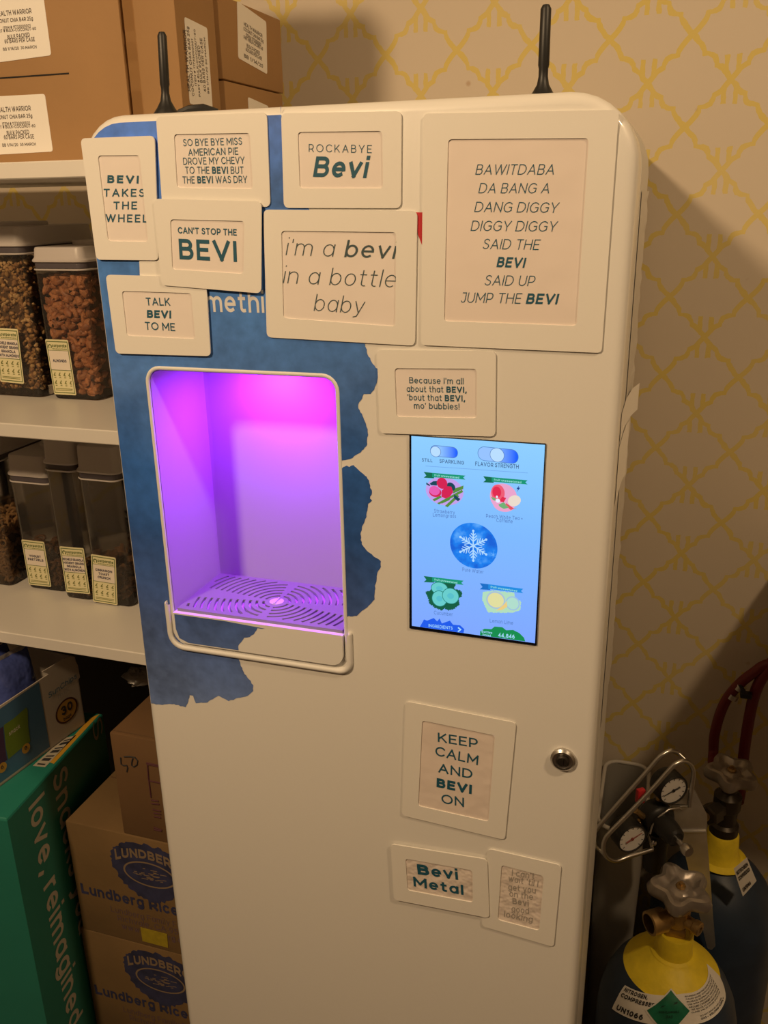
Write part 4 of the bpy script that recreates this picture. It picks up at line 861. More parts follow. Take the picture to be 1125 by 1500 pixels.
stuffing('granola', 'dark granola crumbs low in the middle jar of the lower shelf', 'granola', heap(-.3038, -.2709, .2737, .388, ZL + .006, 1.008, 320, gran, .012, 3), [M_g1, M_g2, M_g3, M_core])
def square(mb, p):
    R = rnd_rot(); P = Vector(p); mb.k = 0
    mb.grid([[P + R @ Vector((u * .006, v * .006, .0016 * math.sin(u * 2))) for u in (-1, -.5, 0, .5, 1)] for v in (-1, 0, 1)], False)
    mb.grid([[P + R @ Vector((u * .006, v * .006, .0014 + .0016 * math.sin(u * 2))) for u in (-1, -.5, 0, .5, 1)] for v in (-1, 0, 1)], False)
stuffing('cinnamon_squares', 'curled cinnamon cereal squares in the jar nearest the dispenser', 'cereal', heap(-.2473, -.2012, .2697, .384, ZL + .010, 1.030, 120, square, .016, 1), [M_cin, M_core])

# ------------------------------------------------------------------ cartons under the shelves
M_teal_box = mat('teal_print', (.020, .205, .155), .45, var=.05, scale=8); M_teal_dark = M_teal_box
M_mustard = mat('mustard_print', (.62, .33, .03), .5); M_cream = mat('cream_print', (.50, .45, .35), .55)
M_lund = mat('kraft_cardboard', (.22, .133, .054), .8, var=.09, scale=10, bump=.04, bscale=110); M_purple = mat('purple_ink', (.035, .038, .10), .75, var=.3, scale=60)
Y0 = .152; PL = Plane((0, Y0 - .0002, 0)); lx = Plane((0, Y0, 0)).at(95, 1203)[0]; HB = .2015
def lund(label):
    z1 = .0815 + HB * 3
    t = thing('carton', label, 'carton', (lx + .16, Y0 + .11, z1 - HB), 'kraft cartons stacked under the shelf')
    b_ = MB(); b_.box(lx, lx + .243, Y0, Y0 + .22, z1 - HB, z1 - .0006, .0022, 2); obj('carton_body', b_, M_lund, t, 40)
    sm = MB(); sm.box(lx + .004, lx + .240, Y0 + .107, Y0 + .110, z1 - .0007, z1 - .0002); obj('flap_seam', sm, M_edge, t, 0)
    # scribbled oval emblem with an arched name
    c = Vector(PL.at(218, 1275)); rx, ry = .062, .050; oc = []
    for k in range(90):
        a = 2 * math.pi * k / 90; f = 1 + random.uniform(-.05, .07) * (1 if .6 < a < 5.6 else .4)
        oc.append((c.x + rx * f * math.cos(a), c.y + ry * f * math.sin(a) + .006 * math.cos(2 * a)))
    e_ = MB(); e_.fill([oc], PL.up(.0001)); em = obj('printed_emblem', e_, M_purple, t, 0)
    e_ = MB(); e_.fill([[(c.x + .043 * math.cos(a), c.y - .008 + .022 * math.sin(a)) for a in [2 * math.pi * k / 40 for k in range(40)]], [(c.x + .040 * math.cos(a), c.y - .008 + .0195 * math.sin(a)) for a in [2 * math.pi * k / 40 for k in range(40)]]], PL.up(.0003))
    for k in range(26):
        a = random.uniform(0, 6.28); q_ = random.uniform(.1, .8); px_, py_ = c.x + .038 * q_ * math.cos(a), c.y - .008 + .018 * q_ * math.sin(a); w_ = random.uniform(.002, .006)
        e_.fill([[(px_ - w_, py_ - .0007), (px_ + w_, py_), (px_ + w_ * .8, py_ + .0012), (px_ - w_, py_ + .0006)]], PL.up(.0003))
    obj('emblem_scene', e_, mat('kraft_light', (.27, .19, .12), .8), em, 0)
    qd, wd = lay('LUNDBERG', .24, 0, .16); e_ = MB(); sc = .108 / wd
    for quad, k in qd:
        pts = []
        for x, y in quad:
            u = x * sc - .054; arch = .016 - 9.0 * u * u * .9
            pts.append(PL.to3(c.x + u, c.y + .010 + arch * .6 + y * (.0155 + .004 * (u / .054) ** 2), .0004 + k * 8e-6))
        e_.poly(pts)
    obj('emblem_lettering', e_, mat('kraft_light', (.27, .19, .12), .8), em, 0)
    m_ = MB(); text(m_, 'Lundberg Rice', PL, (120, 1308), (262, 1342), 14.5, .27, 0, .17, .0003); obj('name_lettering', m_, M_purple, t, 0)
    m_ = MB(); text(m_, 'Lundberg Family Farms', PL, (163, 1335), (286, 1365), 8, .12, 0, .2, .0003); text(m_, 'Richvale, CA 95974', PL, (173, 1348), (284, 1375), 8, .13, 0, .2, .0003); text(m_, 'www.lundberg.com', PL, (179, 1360), (284, 1386), 8, .17, 0, .2, .0003)
    obj('address_lettering', m_, mat('faint_purple_ink', (.16, .10, .11), .8), t, 0)
    return t
l1 = lund('kraft rice carton with dark purple emblem and yellow sticker, carrying the carton marked 50')
l2 = copy_tree(l1, (-.006, .0005, -HB)); l2['label'] = 'kraft rice carton with dark purple emblem directly under the one with the yellow sticker'
l3 = copy_tree(l1, (-.004, .001, -2 * HB)); l3['label'] = 'kraft rice carton at the bottom of the stack under the shelf'
st_ = MB(); st_.fill([[PL.at(*p) for p in ((206, 1358), (245, 1368), (246.5, 1388), (209, 1378))]], PL.up(.0006), thick=.0004)
ys = obj('yellow_sticker', st_, mat('yellow_sticker', (.42, .32, .02), .6, var=.1, scale=120), l1, 0)
P5 = Plane((0, Y0 + .0008, 0)); fx = P5.at(160, 1073)[0]; zb = .0815 + HB * 3
zc = P5.at(160, 1073)[1]
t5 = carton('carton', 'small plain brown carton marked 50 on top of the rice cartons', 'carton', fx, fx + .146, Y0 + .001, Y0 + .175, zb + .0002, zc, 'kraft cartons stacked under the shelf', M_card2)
sm = MB(); sm.box(fx + .003, fx + .143, Y0 + .0055, Y0 + .0078, zc - .0003, zc + .0006); obj('flap_seam', sm, M_edge, t5, 0)
mk = MB(); P5 = Plane((0, Y0 + .0008, 0))
def stroke(pts, r=.0009):
    mk.tube([P5.p3(160 + x / 7.89, 1050 + y / 7.89, .0004) for x, y in pts], r, 6)
stroke([(133, 470), (140, 545), (165, 562), (205, 560), (215, 585), (205, 635)]); stroke([(172, 460), (240, 458), (300, 468), (330, 505), (325, 550), (285, 578), (262, 560), (262, 520), (275, 480)])
obj('handwritten_mark', mk, M_inkblk, t5, 40)
mk = MB()
for pts in ([(435, 545), (600, 580)], [(445, 560), (455, 700), (485, 930)], [(470, 738), (620, 770)], [(430, 530), (620, 570)], [(485, 960), (570, 975)], [(490, 1000), (580, 1010)], [(505, 1070), (600, 1090)], [(515, 1110), (600, 1125)], [(520, 1150), (600, 1165)], [(515, 1275), (610, 1310)], [(515, 1300), (610, 1320)]): stroke(pts, .0010)
obj('printed_grid', mk, mat('maroon_print', (.10, .03, .04), .8), t5, 40)
# teal carton
ZG = .77; PZ = Plane((0, 0, ZG), (1, 0, 0), (0, 1, 0)); G0 = Vector((*PZ.at(10, 1200), 0)); G1 = Vector((*PZ.at(150, 1045), 0))
ge = (G1 - G0).normalized(); gl_ = Vector((-ge.y, ge.x, 0)); GLen = (G1 - G0).length
tg_ = thing('carton', 'large teal carton with pale lettering love, reimagined beside the rice cartons', 'carton', ((G0 + G1) / 2 + gl_ * .15 + Vector((0, 0, .0813))))
b_ = MB(); c4 = [G0, G1, G1 + gl_ * .30, G0 + gl_ * .30]
def rr4(ins): 
    cc = sum(c4, Vector()) / 4; return [p + (cc - p).normalized() * ins for p in c4]
b_.grid([[(p.x, p.y, z) for p in rr4(i)] for z, i in ((.0813, .003), (.0833, 0), (ZG - .0035, 0), (ZG - .001, .0015), (ZG, .004))], True, True, True)
obj('carton_body', b_, M_teal_box, tg_, 20)
PG = Plane(G0, ge, (0, 0, 1))
def down_text(s_, px, length, cap, w):
    a, b = PG.at(*px); qd, wd = lay(s_, w, 0, .17); m_ = MB(); k_ = length / wd
    for quad, k in qd: m_.poly([PG.to3(a + y * cap, b - x * k_, .0006 + k * 8e-6) for x, y in quad])
    obj('side_lettering', m_, M_cream, tg_, 0)
a0 = PG.at(41, 1184); a1 = PG.at(89, 1474); capg = abs(PG.at(66, 1157)[0] - a0[0]) * .9
qd, wd1 = lay('love, reimagin', .17, 0, .17); qd, wd2 = lay('love, reimagined.', .17, 0, .17)
down_text('love, reimagined.', (41, 1184), abs(a1[1] - a0[1]) / wd1 * wd2, capg, .17)
qd, wd3 = lay('Snacks you', .17, 0, .17)
down_text('Snacks you', (76, 1140), abs(a1[1] - a0[1]) / wd1 * wd3, capg, .17)
down_text('S', (134, 1060), .035, .028, .12)
b_ = MB(); o_ = MB()
pz = lambda x, y: PZ.to3(*PZ.at(x, y), .0003)
o_.poly([pz(73, 1117), pz(79, 1119), pz(146, 1046), pz(132, 1052)]); obj('mustard_stripe', o_, M_mustard, tg_, 0)
b_.poly([pz(48, 1122), pz(66, 1124), pz(112, 1077), pz(92, 1082)]); bc = obj('barcode_label', b_, M_cream, tg_, 0)
b_ = MB()
for k in range(7):
    t0 = k / 7; f = lambda t, e_: PZ.to3(*PZ.at((50 + 44 * t) * (1 - e_) + (66 + 46 * t) * e_, (1121 - 38 * t) * (1 - e_) + (1123 - 45 * t) * e_), .0005)
    b_.poly([f(t0 + .03, .15), f(t0 + .03, .85), f(t0 + .03 + .05 * (1 + k % 2), .85), f(t0 + .03 + .05 * (1 + k % 2), .15)])
obj('barcode_bars', b_, M_inkblk, bc, 0)
# open snack box on the teal carton
ZS = ZG + .0006; PS0 = Plane((0, 0, ZS), (1, 0, 0), (0, 1, 0)); S0 = Vector((*PS0.at(0, 1152), 0)); S1 = Vector((*PS0.at(125, 1060), 0))
se = (S1 - S0).normalized(); sl = Vector((-se.y, se.x, 0)); S00 = S0 - se * .055
PSN = Plane((S0.x, S0.y, ZS), se, (0, 0, 1)); hS = .113; SL = (S1 - S00).length; SWd = .20
M_sky = mat('sky_blue_print', (.06, .15, .27), .45, var=.06, scale=12); M_whiteb = mat('white_carton', (.52, .46, .39), .6)
tb_ = thing('snack_box', 'open blue and white snack box marked 30 on the teal carton', 'snack box', (S00 + S1) / 2 + sl * SWd / 2 + Vector((0, 0, ZS)))
b_ = MB()
def wall(p, q, h1, h2, inn):
    nrm = inn * .0018
    b_.grid([[p + Vector((0, 0, ZS)), q + Vector((0, 0, ZS)), q + nrm + Vector((0, 0, ZS)), p + nrm + Vector((0, 0, ZS))], [p + Vector((0, 0, ZS + h1)), q + Vector((0, 0, ZS + h2)), q + nrm + Vector((0, 0, ZS + h2)), p + nrm + Vector((0, 0, ZS + h1))]], True, True, True)
E1 = S1 + sl * SWd; E0 = S00 + sl * SWd
wall(S00, S1, hS, hS + .004, sl); wall(S1, E1, hS + .004, hS, -se); wall(E1, E0, hS, hS, -sl); wall(E0, S00, hS, hS, se)
b_.grid([[p + Vector((0, 0, ZS + z)) for p in (S00, S1, E1, E0)] for z in (.0, .0018)], True, True, True)
obj('box_body', b_, M_whiteb, tb_, 0)
fl = MB(); p3 = lambda x, y, o=.0004: PSN.p3(x, y, o)
fp = [PSN.at(*p) for p in ((62, 984), (99, 962), (108, 962.5), (114, 975), (117, 992), (112, 1000))]
fl.fill([fp], PSN.up(.0002), thick=.0016); obj('raised_flap', fl, M_whiteb, tb_, 0)
pn = MB(); a = PSN.at(57, 999); bq = PSN.at(72.5, 1094); c_ = PSN.at(0, 1041); d_ = PSN.at(0, 1147)
x1 = (a[0] + bq[0]) / 2; pn.fill([[(-.054, d_[1]), (x1, bq[1]), (x1, a[1]), (-.054, c_[1])]], PSN.up(.0003)); pan = obj('blue_panel', pn, M_sky, tb_, 0)
def pack(px, mat_, name):
    m_ = MB(); m_.fill([[PSN.at(*p) for p in px]], PSN.up(.0006)); return obj(name, m_, mat_, pan, 0)
pack([(5, 1062), (20, 1052), (38, 1036), (40, 1040), (41, 1065), (44, 1086), (32, 1095), (12, 1112), (8, 1095)], mat('green_packet_print', (.13, .20, .02), .5), 'printed_packet')
pack([(-20, 1090), (-8, 1072), (4, 1064), (7, 1095), (10, 1113), (-5, 1124), (-22, 1130)], mat('plum_packet_print', (.06, .03, .08), .5), 'printed_packet')
m_ = MB(); text(m_, 'snack', PSN, (13, 1078), (29, 1066), 7, .18, .1, .2, .0009); obj('packet_lettering', m_, M_cream, pan, 0)
def disc(px, py, rx, mat_, name, off, parent, k=1.0):
    c = PSN.at(px, py); m_ = MB(); m_.fill([[(c[0] + rx * math.cos(t), c[1] + rx * k * math.sin(t)) for t in [2 * math.pi * i / 28 for i in range(28)]]], PSN.up(off)); return obj(name, m_, mat_, parent, 0)
M_gold = mat('gold_print', (.50, .27, .04), .5)
for (x, y, dg) in ((37.5, 1096, '8'), (3, 1124, '6')):
    disc(x, y, .0075, M_gold, 'count_disc', .0009, pan); m_ = MB(); text(m_, dg, PSN, (x - 2, y + 3.5), (x + 2, y + .5), 6, .2, 0, .2, .0012); obj('count_lettering', m_, M_inkblk, pan, 0)
disc(97.5, 1040.5, .0225, mat('maroon_ring', (.07, .02, .012), .5), 'count_ring', .0004, tb_, .86); cdsc = disc(97.5, 1040.5, .0195, mat('amber_disc', (.50, .28, .05), .5), 'count_disc', .0006, tb_, .86)
m_ = MB(); text(m_, '30', PSN, (90.5, 1049), (106.5, 1037), 14, .22, 0, .16, .0009); text(m_, 'bags', PSN, (93, 1056), (104, 1048), 5, .2, 0, .2, .0009); obj('count_lettering', m_, M_inkblk, cdsc, 0)
m_ = MB(); text(m_, 'SunChips', PSN, (71, 1023), (112, 993), 8.5, .15, .1, .16, .0008); obj('side_lettering', m_, mat('blue_script', (.06, .16, .24), .6), tb_, 0)
m_ = MB(); text(m_, 'mix', PSN, (85, 1024), (101, 1011), 7, .11, 0, .3, .0008); obj('side_lettering', m_, mat('pale_print', (.38, .36, .34), .6), tb_, 0)
# snack bags standing in the box
bagm = [mat('foil_blue', (.07, .10, .34), .25, bump=.5, bscale=45), mat('foil_silver', (.42, .40, .42), .22, .3, bump=.5, bscale=45), mat('foil_red', (.35, .03, .02), .28, bump=.5, bscale=45)]
def bag(label, u, v, z, rot, tilt, m):
    """a puffed sealed bag; u along the box, v away from the near wall"""
    P = S00 + se * u + sl * v + Vector((0, 0, ZS + z + .016)); R = Matrix.Rotation(rot, 3, 'Z') @ Matrix.Rotation(tilt, 3, 'X')
    b_ = MB(); N, K = 13, 9; wd, hg, th = .036, .044, .012; top, bt2 = [], []
    for i in range(N):
        r1, r2 = [], []
        for j in range(K):
            a, c = i / (N - 1) * 2 - 1, j / (K - 1) * 2 - 1
            w_ = max(0, (1 - a ** 4)) ** .6 * max(0, (1 - c ** 4)) ** .7; jx = .0012 * math.sin(9 * c + i * 2) * (abs(a) > .85)
            hgt = th * w_ + random.uniform(-.0013, .0013) * w_
            r1.append(P + R @ Vector((c * wd * (1 - .06 * (1 - abs(a))), a * hg + jx, hgt + .0002))); r2.append(P + R @ Vector((c * wd * (1 - .06 * (1 - abs(a))), a * hg + jx, -hgt)))
        top.append(r1); bt2.append(r2)
    b_.grid(top, False); b_.grid(bt2, False)
    t = thing('snack_bag', label, 'snack bag', P, 'foil snack bags in the open box'); obj('bag_pouch', b_, m, t, 60)
    for sg in (-1, 1):
        s_ = MB(); s_.grid([[P + R @ Vector((c * wd, sg * (hg + .0002 + y_), .0006 * math.sin(c * 60))) for c in [k / 12 * 2 - 1 for k in range(13)]] for y_ in (0, .003, .006)], False); obj('crimped_seal', s_, bagm[1], t, 40)
BT = math.pi / 2 - .22; TH = math.atan2(se.y, se.x)
for i, (u, v, z, rt, tl_, mi, lab) in enumerate(((.050, .034, .098, .05, BT, 0, 'blue foil snack bag nearest the camera in the open snack box'), (.137, .032, .092, -.06, BT, 0, 'blue foil snack bag against the raised flap in the open snack box'), (.058, .066, .100, -.10, BT - .1, 1, 'silver foil snack bag in the near half of the open snack box'),
      (.138, .064, .094, .08, BT - .1, 0, 'blue foil snack bag behind the one against the raised flap'), (.058, .100, .108, .06, BT - .1, 0, 'blue foil snack bag in front of the red bag in the open snack box'), (.140, .098, .104, -.08, BT - .1, 1, 'silver foil snack bag at the far end of the open snack box'),
      (.060, .136, .116, .04, BT - .1, 2, 'red foil snack bag in the back row of the open snack box'), (.142, .134, .110, .05, BT - .1, 0, 'blue foil snack bag beside the red one in the back row'))):
    bag(lab, u, v, z, TH + rt, tl_, bagm[mi])
# crumpled bag on the carton marked 50
cb_ = MB(); PZ5 = Plane((0, 0, zc + .012), (1, 0, 0), (0, 1, 0)); cx_, cy_ = PZ5.at(205, 992)
rings = []
for j in range(9):
    ph = math.pi * j / 8; rings.append([(cx_ + .028 * math.sin(ph) * math.cos(a) * random.uniform(.6, 1.1), cy_ + .022 * math.sin(ph) * math.sin(a) * random.uniform(.6, 1.1), zc + .0005 + .014 * (1 - math.cos(ph)) * (random.uniform(.8, 1.0) if j else 1)) for a in [2 * math.pi * k / 14 for k in range(14)]])
cb_.grid(rings)
tag(obj('plastic_bag', cb_, mat('grey_film', (.22, .20, .18), .3, bump=.5, bscale=60), None, 0), 'crumpled grey plastic bag on the carton marked 50', 'plastic bag')

# ------------------------------------------------------------------ gas cylinders
def wheel(t, P, R=.037):
    w_ = MB(); w_.lathe([(.0, .004), (R * .16, .006), (R * .30, .0065), (R * .40, .0035), (R * .55, .0045), (R * .74, .0105), (R * .90, .0095), (R, .0015), (R * .95, -.007), (R * .78, -.010), (R * .5, -.006), (R * .3, -.010), (0, -.010)], P, (.03, -.06, 1), 60, 5, .17)
    h = obj('handwheel', w_, M_cast, t, 50)
    n_ = MB(); n_.lathe([(.0065, 0), (.0065, .004), (.005, .006), (.003, .006), (.003, .009), (0, .009)], Vector(P) + Vector((0, 0, .004)), (.03, -.06, 1), 8); obj('wheel_nut', n_, M_brass, h, 20)
PROF = [(.094, .435), (.0925, .456), (.087, .482), (.077, .506), (.064, .525), (.048, .540), (.035, .549), (.026, .5555)]
def cylinder(label, cx, cy, dz, ys=4):
    t = thing('gas_cylinder', label, 'gas cylinder', (cx, cy, 0), 'blue gas cylinders beside the dispenser')
    b_ = MB(); b_.lathe([(0, .0), (.085, .0), (.092, .006)] + [(.094, .012)] + [(r, z + dz) for r, z in PROF[:ys + 1]], (cx, cy, 0), n=64, cap=False); obj('cylinder_body', b_, M_blue, t, 40)
    b_ = MB(); b_.lathe([(r, z + dz) for r, z in PROF[ys:]] + [(0, .556 + dz)], (cx, cy, 0), n=64); obj('painted_shoulder', b_, M_yellow, t, 40)
    return t
T1 = (.579, .30); t1 = cylinder('front blue gas cylinder with yellow shoulder, nitrogen label and brass valve', *T1, 0)
k_ = MB(); k_.lathe([(.030, .5535), (.0255, .556), (.0245, .562), (.0240, .586), (.0225, .5885), (.0195, .5885), (.0195, .5865), (0, .5865)], (*T1, 0), n=40); obj('neck_ring', k_, M_yellow, t1, 30)
v_ = MB(); v_.box(T1[0] - .0125, T1[0] + .0125, T1[1] - .0125, T1[1] + .0125, .5866, .604, .002); v_.lathe([(.0145, .602), (.0165, .606), (.0165, .628), (.012, .634), (.0105, .648), (0, .648)], (*T1, 0), n=28)
ax = Vector((-.80, -.60, 0)).normalized(); v_.lathe([(.0115, .006), (.0115, .020), (.0150, .021), (.0160, .023), (.0160, .044), (.0145, .045), (.0125, .045), (.0125, .030), (0, .030)], (T1[0], T1[1], .615), ax, 32)
ax2 = Vector((.86, -.50, 0)).normalized(); v_.lathe([(.0085, .008), (.0085, .024), (.0098, .025), (.0098, .033), (.0085, .034), (.0038, .034), (.0038, .031), (0, .031)], (T1[0], T1[1], .614), ax2, 20)
v_.k = 1; v_.lathe([(.0124, .0305), (0, .0307)], (T1[0], T1[1], .615), ax, 24); v_.lathe([(.0037, .0312), (0, .0314)], (T1[0], T1[1], .614), ax2, 14)
obj('brass_valve', v_, [M_brass, M_dark], t1, 35); wheel(t1, (T1[0], T1[1], .657), .0375)
# wrap-round label on the shoulder of the front cylinder
arc = [(0.0, PROF[1])]
for a, b in zip(PROF[1:], PROF[2:]): arc.append((arc[-1][0] + math.hypot(b[0] - a[0], b[1] - a[1]), b))
def on_tank(phi, s_, o=0.0):
    for (s0, a), (s1, b) in zip(arc, arc[1:]):
        if s_ <= s1: break
    f = (s_ - s0) / (s1 - s0); r, z = a[0] + (b[0] - a[0]) * f, a[1] + (b[1] - a[1]) * f; d_ = math.hypot(b[0] - a[0], b[1] - a[1]); nr, nz = (b[1] - a[1]) / d_, -(b[0] - a[0]) / d_
    r += nr * o; z += nz * o; return Vector((T1[0] + r * math.sin(phi), T1[1] - r * math.cos(phi), z))
SB, ST = .050, .0905; PH0, PH1 = math.radians(-55), math.radians(90)
def lab3(u, v, o=0.0):                # u 0..1 round the neck, v 0..1 upwards
    ph = PH0 + (PH1 - PH0) * u; sb = SB + .004 * math.sin(math.pi * u); endr = max(0, (u - .88) / .12) ** 2 * .4
    sh_ = -.027 * max(0, 1 - u / .5) ** 1.4 + .012 * max(0, (u - .5) / .5) ** 2
    return on_tank(ph, sb + sh_ + (ST - sb) * (endr + (1 - endr) * v), o)
l_ = MB(); l_.grid([[lab3(k / 40, v / 6, .0008) for k in range(41)] for v in range(7)], False); lab1 = obj('wrap_label', l_, M_label, t1, 60)
m_ = MB()
def lt(s_, u, v, wd, cap, w): text_uv(m_, s_, lambda a, b, o: lab3(a, b, .0013 + o), u, v, wd, cap, w)
lt('NITROGEN,', .02, .80, .185, .15, .26); lt('COMPRESSED', .02, .58, .25, .15, .26); lt('UN1066', .03, .08, .185, .20, .26); obj('label_lettering', m_, M_inkblk, lab1, 0); m_ = MB()
for k in range(7): lt(('WARNING HIGH PRESSURE GAS CAN', 'CAUSE RAPID SUFFOCATION MAY', 'INCREASE RESPIRATION STORE AND', 'USE WITH ADEQUATE VENTILATION', 'SECURE CYLINDER IN STORAGE', 'USE BACK FLOW PREVENTIVE', 'CLOSE VALVE AFTER EACH USE')[k], .50 + .006 * k, .88 - k * .085, .40 - .012 * k, .05, .17)
lt('DO NOT REMOVE THIS LABEL', .60, .20, .25, .05, .17); lt('GAS + WELDING SUPPLY', .60, .10, .27, .07, .22)
obj('label_lettering', m_, M_inkblk, lab1, 0)
def diamond(k, o, m, name, par):
    cu, cv = .375, .46; l = MB(); N = 6; sx, sy = .165 * k, .78 * k
    def pt(a, b): # a,b in -1..1 (rotated square)
        return lab3(cu + sx * (a + b) / 2, max(-.25, min(1.22, cv + sy * (a - b) / 2)), o)
    l.grid([[pt(i / N * 2 - 1, j / N * 2 - 1) for i in range(N + 1)] for j in range(N + 1)], False); return obj(name, l, m, par, 60)
dm = diamond(1.0, .0016, M_label, 'hazard_diamond', t1); diamond(.9, .0022, mat('hazard_green', (.008, .16, .085), .4, var=.25, scale=70), 'green_field', dm)
m_ = MB(); lt2 = lambda s_, u, v, wd, cap, w: text_uv(m_, s_, lambda a, b, o: lab3(a, b, .0028 + o), u, v, wd, cap, w)
lt2('NON-FLAMMABLE', .305, .42, .14, .08, .22); lt2('GAS', .355, .26, .045, .10, .22); m_.poly([lab3(.31, .60, .0028), lab3(.43, .70, .0028), lab3(.435, .77, .0028), lab3(.32, .67, .0028)])
obj('hazard_lettering', m_, mat('dark_green_ink', (.004, .05, .03), .5), dm, 0)
# rear cylinder
T2 = (.645, .50); t2 = cylinder('rear blue gas cylinder with yellow neck, near the papered wall behind the regulator', *T2, .008, 6)
k_ = MB(); k_.lathe([(.040, .5615), (.030, .566), (.0255, .576), (.0235, .606), (.0215, .610), (0, .610)], (*T2, 0), n=40); obj('neck_ring', k_, M_yellow, t2, 30)
v_ = MB(); v_.lathe([(.021, .6095), (.021, .624), (.016, .628), (.017, .650), (.020, .655), (.020, .676), (.012, .684), (.010, .702), (0, .702)], (*T2, 0), n=28); v_.lathe([(.012, .010), (.012, .028), (.016, .029), (.016, .046), (.013, .048), (0, .048)], (T2[0], T2[1], .660), (-.6, -.8, 0), 6)
obj('brass_valve', v_, mat('blackened_brass', (.05, .04, .03), .4, .6), t2, 30); wheel(t2, (T2[0], T2[1], .714), .0345)
PT = Plane((T2[0] + .05, T2[1] - .0866, 0), (.866, .5, 0), (0, 0, 1))
def tank2(px, py, o):
    a, b = PT.at(px, py); p = PT.to3(a, b); d_ = Vector((p.x - T2[0], p.y - T2[1], 0)); d_ = d_.normalized() * (.094 + o)
    return Vector((T2[0] + d_.x, T2[1] + d_.y, b))
g_ = MB(); cs = [(1077, 1283), (1097, 1262), (1111, 1294), (1091, 1319)]
def qp(u, v): return qm(cs, u, v)
g_.grid([[tank2(*qp(i / 5, j / 5), .0012) for i in range(6)] for j in range(6)], False); lb2 = obj('side_label', g_, M_label, t2, 60)
m_ = MB(); 
for s_, u, v, wd in (('NITROGEN', .1, .28, .8), ('COMPRESSED', .1, .48, .8), ('UN1066', .12, .9, .55)): text_uv(m_, s_, lambda a, b, o, v=v: tank2(*qp(a, v - b), .0018 + o), u, 0, wd, .14, .26)
obj('label_lettering', m_, M_inkblk, lb2, 0)

# ------------------------------------------------------------------ twin gauge regulator
n2 = Vector((.57, -.82, 0)).normalized(); P0 = Plane((0, .37, 0)).p3(965, 1200); PR = Plane(P0, (.82, .57, 0), (0, 0, 1))
rg = thing('gas_regulator', 'black twin gauge regulator in a bent steel guard between the cylinders', 'gas regulator', P0)
CRP = lambda x, y, o=0.0: PR.p3(860 + x / 5.625, 1090 + y / 5.625, o)
b_ = MB(); b_.lathe([(0, -.024), (.018, -.022), (.0235, -.016), (.0235, .002), (.021, .006), (.0165, .008), (.0150, .030), (.0130, .040), (.0095, .043), (0, .043)], P0, n2, 36); obj('bonnet', b_, M_black, rg, 35)
b_ = MB(); b_.lathe([(.0036, .040), (.0036, .058), (.0068, .058), (.0078, .061), (.0078, .067), (.0066, .070), (0, .070)], P0, n2, 20); obj('adjusting_screw', b_, M_steel, rg, 35)
b_ = MB(); b_.tube([CRP(485, 700, .010), CRP(500, 640, .010), CRP(560, 560, .010), CRP(640, 500, .010), CRP(720, 488, .010), CRP(745, 505, .010)], .0016, 8); b_.ball(CRP(508, 765, .012), .0045, .0045, .0045); obj('bonnet_clip', b_, M_steel, rg, 60)
for (x, y, nd) in ((686, 355, (math.radians(200), math.radians(20))), (348, 752, (math.radians(25), math.radians(205)))):
    c = CRP(x, y, .006); g_ = MB(); R = .0225
    g_.lathe([(.010, -.026), (R * .93, -.024), (R, -.019), (R, .001), (R * .95, .003), (R * .9, .003), (R * .9, .0005), (0, .0005)], c, n2, 40); gh = obj('gauge', g_, M_black, rg, 35)
    d_ = MB(); d_.lathe([(R * .89, .0008), (0, .0009)], c, n2, 40); obj('dial', d_, mat('dial_white', (.72, .70, .68), .4), gh, 0)
    m_ = MB()
    for k in range(11):
        t = math.radians(225 - 27 * k); p = [c + n2 * .0014 + (PR.h * math.cos(t + e_) + PR.v * math.sin(t + e_)) * rr for rr, e_ in ((R * .82, -.03), (R * .82, .03), (R * .68, .03), (R * .68, -.03))]; m_.poly(p)
    obj('dial_marks', m_, M_inkblk, gh, 0)
    m_ = MB(); t0, t1_ = nd; dirn = lambda t, r_: c + n2 * .0022 + (PR.h * math.cos(t) + PR.v * math.sin(t)) * r_
    m_.tube([dirn(t0, R * .72), dirn(t1_, R * .45)], [.0005, .0012], 6); m_.lathe([(.0022, .0015), (.0022, .003), (0, .003)], c, n2, 14); obj('needle', m_, M_black if x > 500 else mat('red_needle', (.25, .05, .04), .5), gh, 60)
    s_ = MB(); s_.tube([c - n2 * .016, c - n2 * .014 + (P0 - c) * .5, P0 - n2 * .012], .0052, 10); obj('gauge_stem', s_, M_brass, rg, 50)
front = [(100, 845), (96, 790), (112, 730), (150, 682), (270, 560), (400, 428), (520, 300), (640, 165), (690, 118), (755, 97), (808, 125), (832, 185), (826, 265), (808, 390), (796, 470)]
rear = [(112, 880), (74, 835), (66, 765), (100, 705), (240, 540), (407, 352), (526, 218), (604, 128), (650, 90), (705, 68), (765, 84)]
low = [(100, 845), (125, 885), (165, 908), (215, 912), (300, 880), (400, 850), (500, 818)]
b_ = MB()
def smooth(pts, n=4): return S(*[c for p in pts for c in p], n=n)
for pts, o in ((front, .012), (rear, -.004), (low, .012)): b_.tube([CRP(x, y, o) for x, y in smooth(pts)], .0031, 10)
b_.tube([CRP(112, 880, -.004), CRP(125, 885, .012)], .0024, 8); b_.tube([CRP(765, 84, -.004), CRP(808, 125, .012)], .0024, 8); b_.tube([CRP(500, 818, .012), P0 + PR.v * -.02 + PR.h * -.015, P0 - n2 * .010], .0024, 8); b_.tube([CRP(796, 470, .012), P0 + PR.h * .02 + PR.v * .018, P0 - n2 * .010], .0024, 8)
obj('gauge_guard', b_, M_steel, rg, 60)
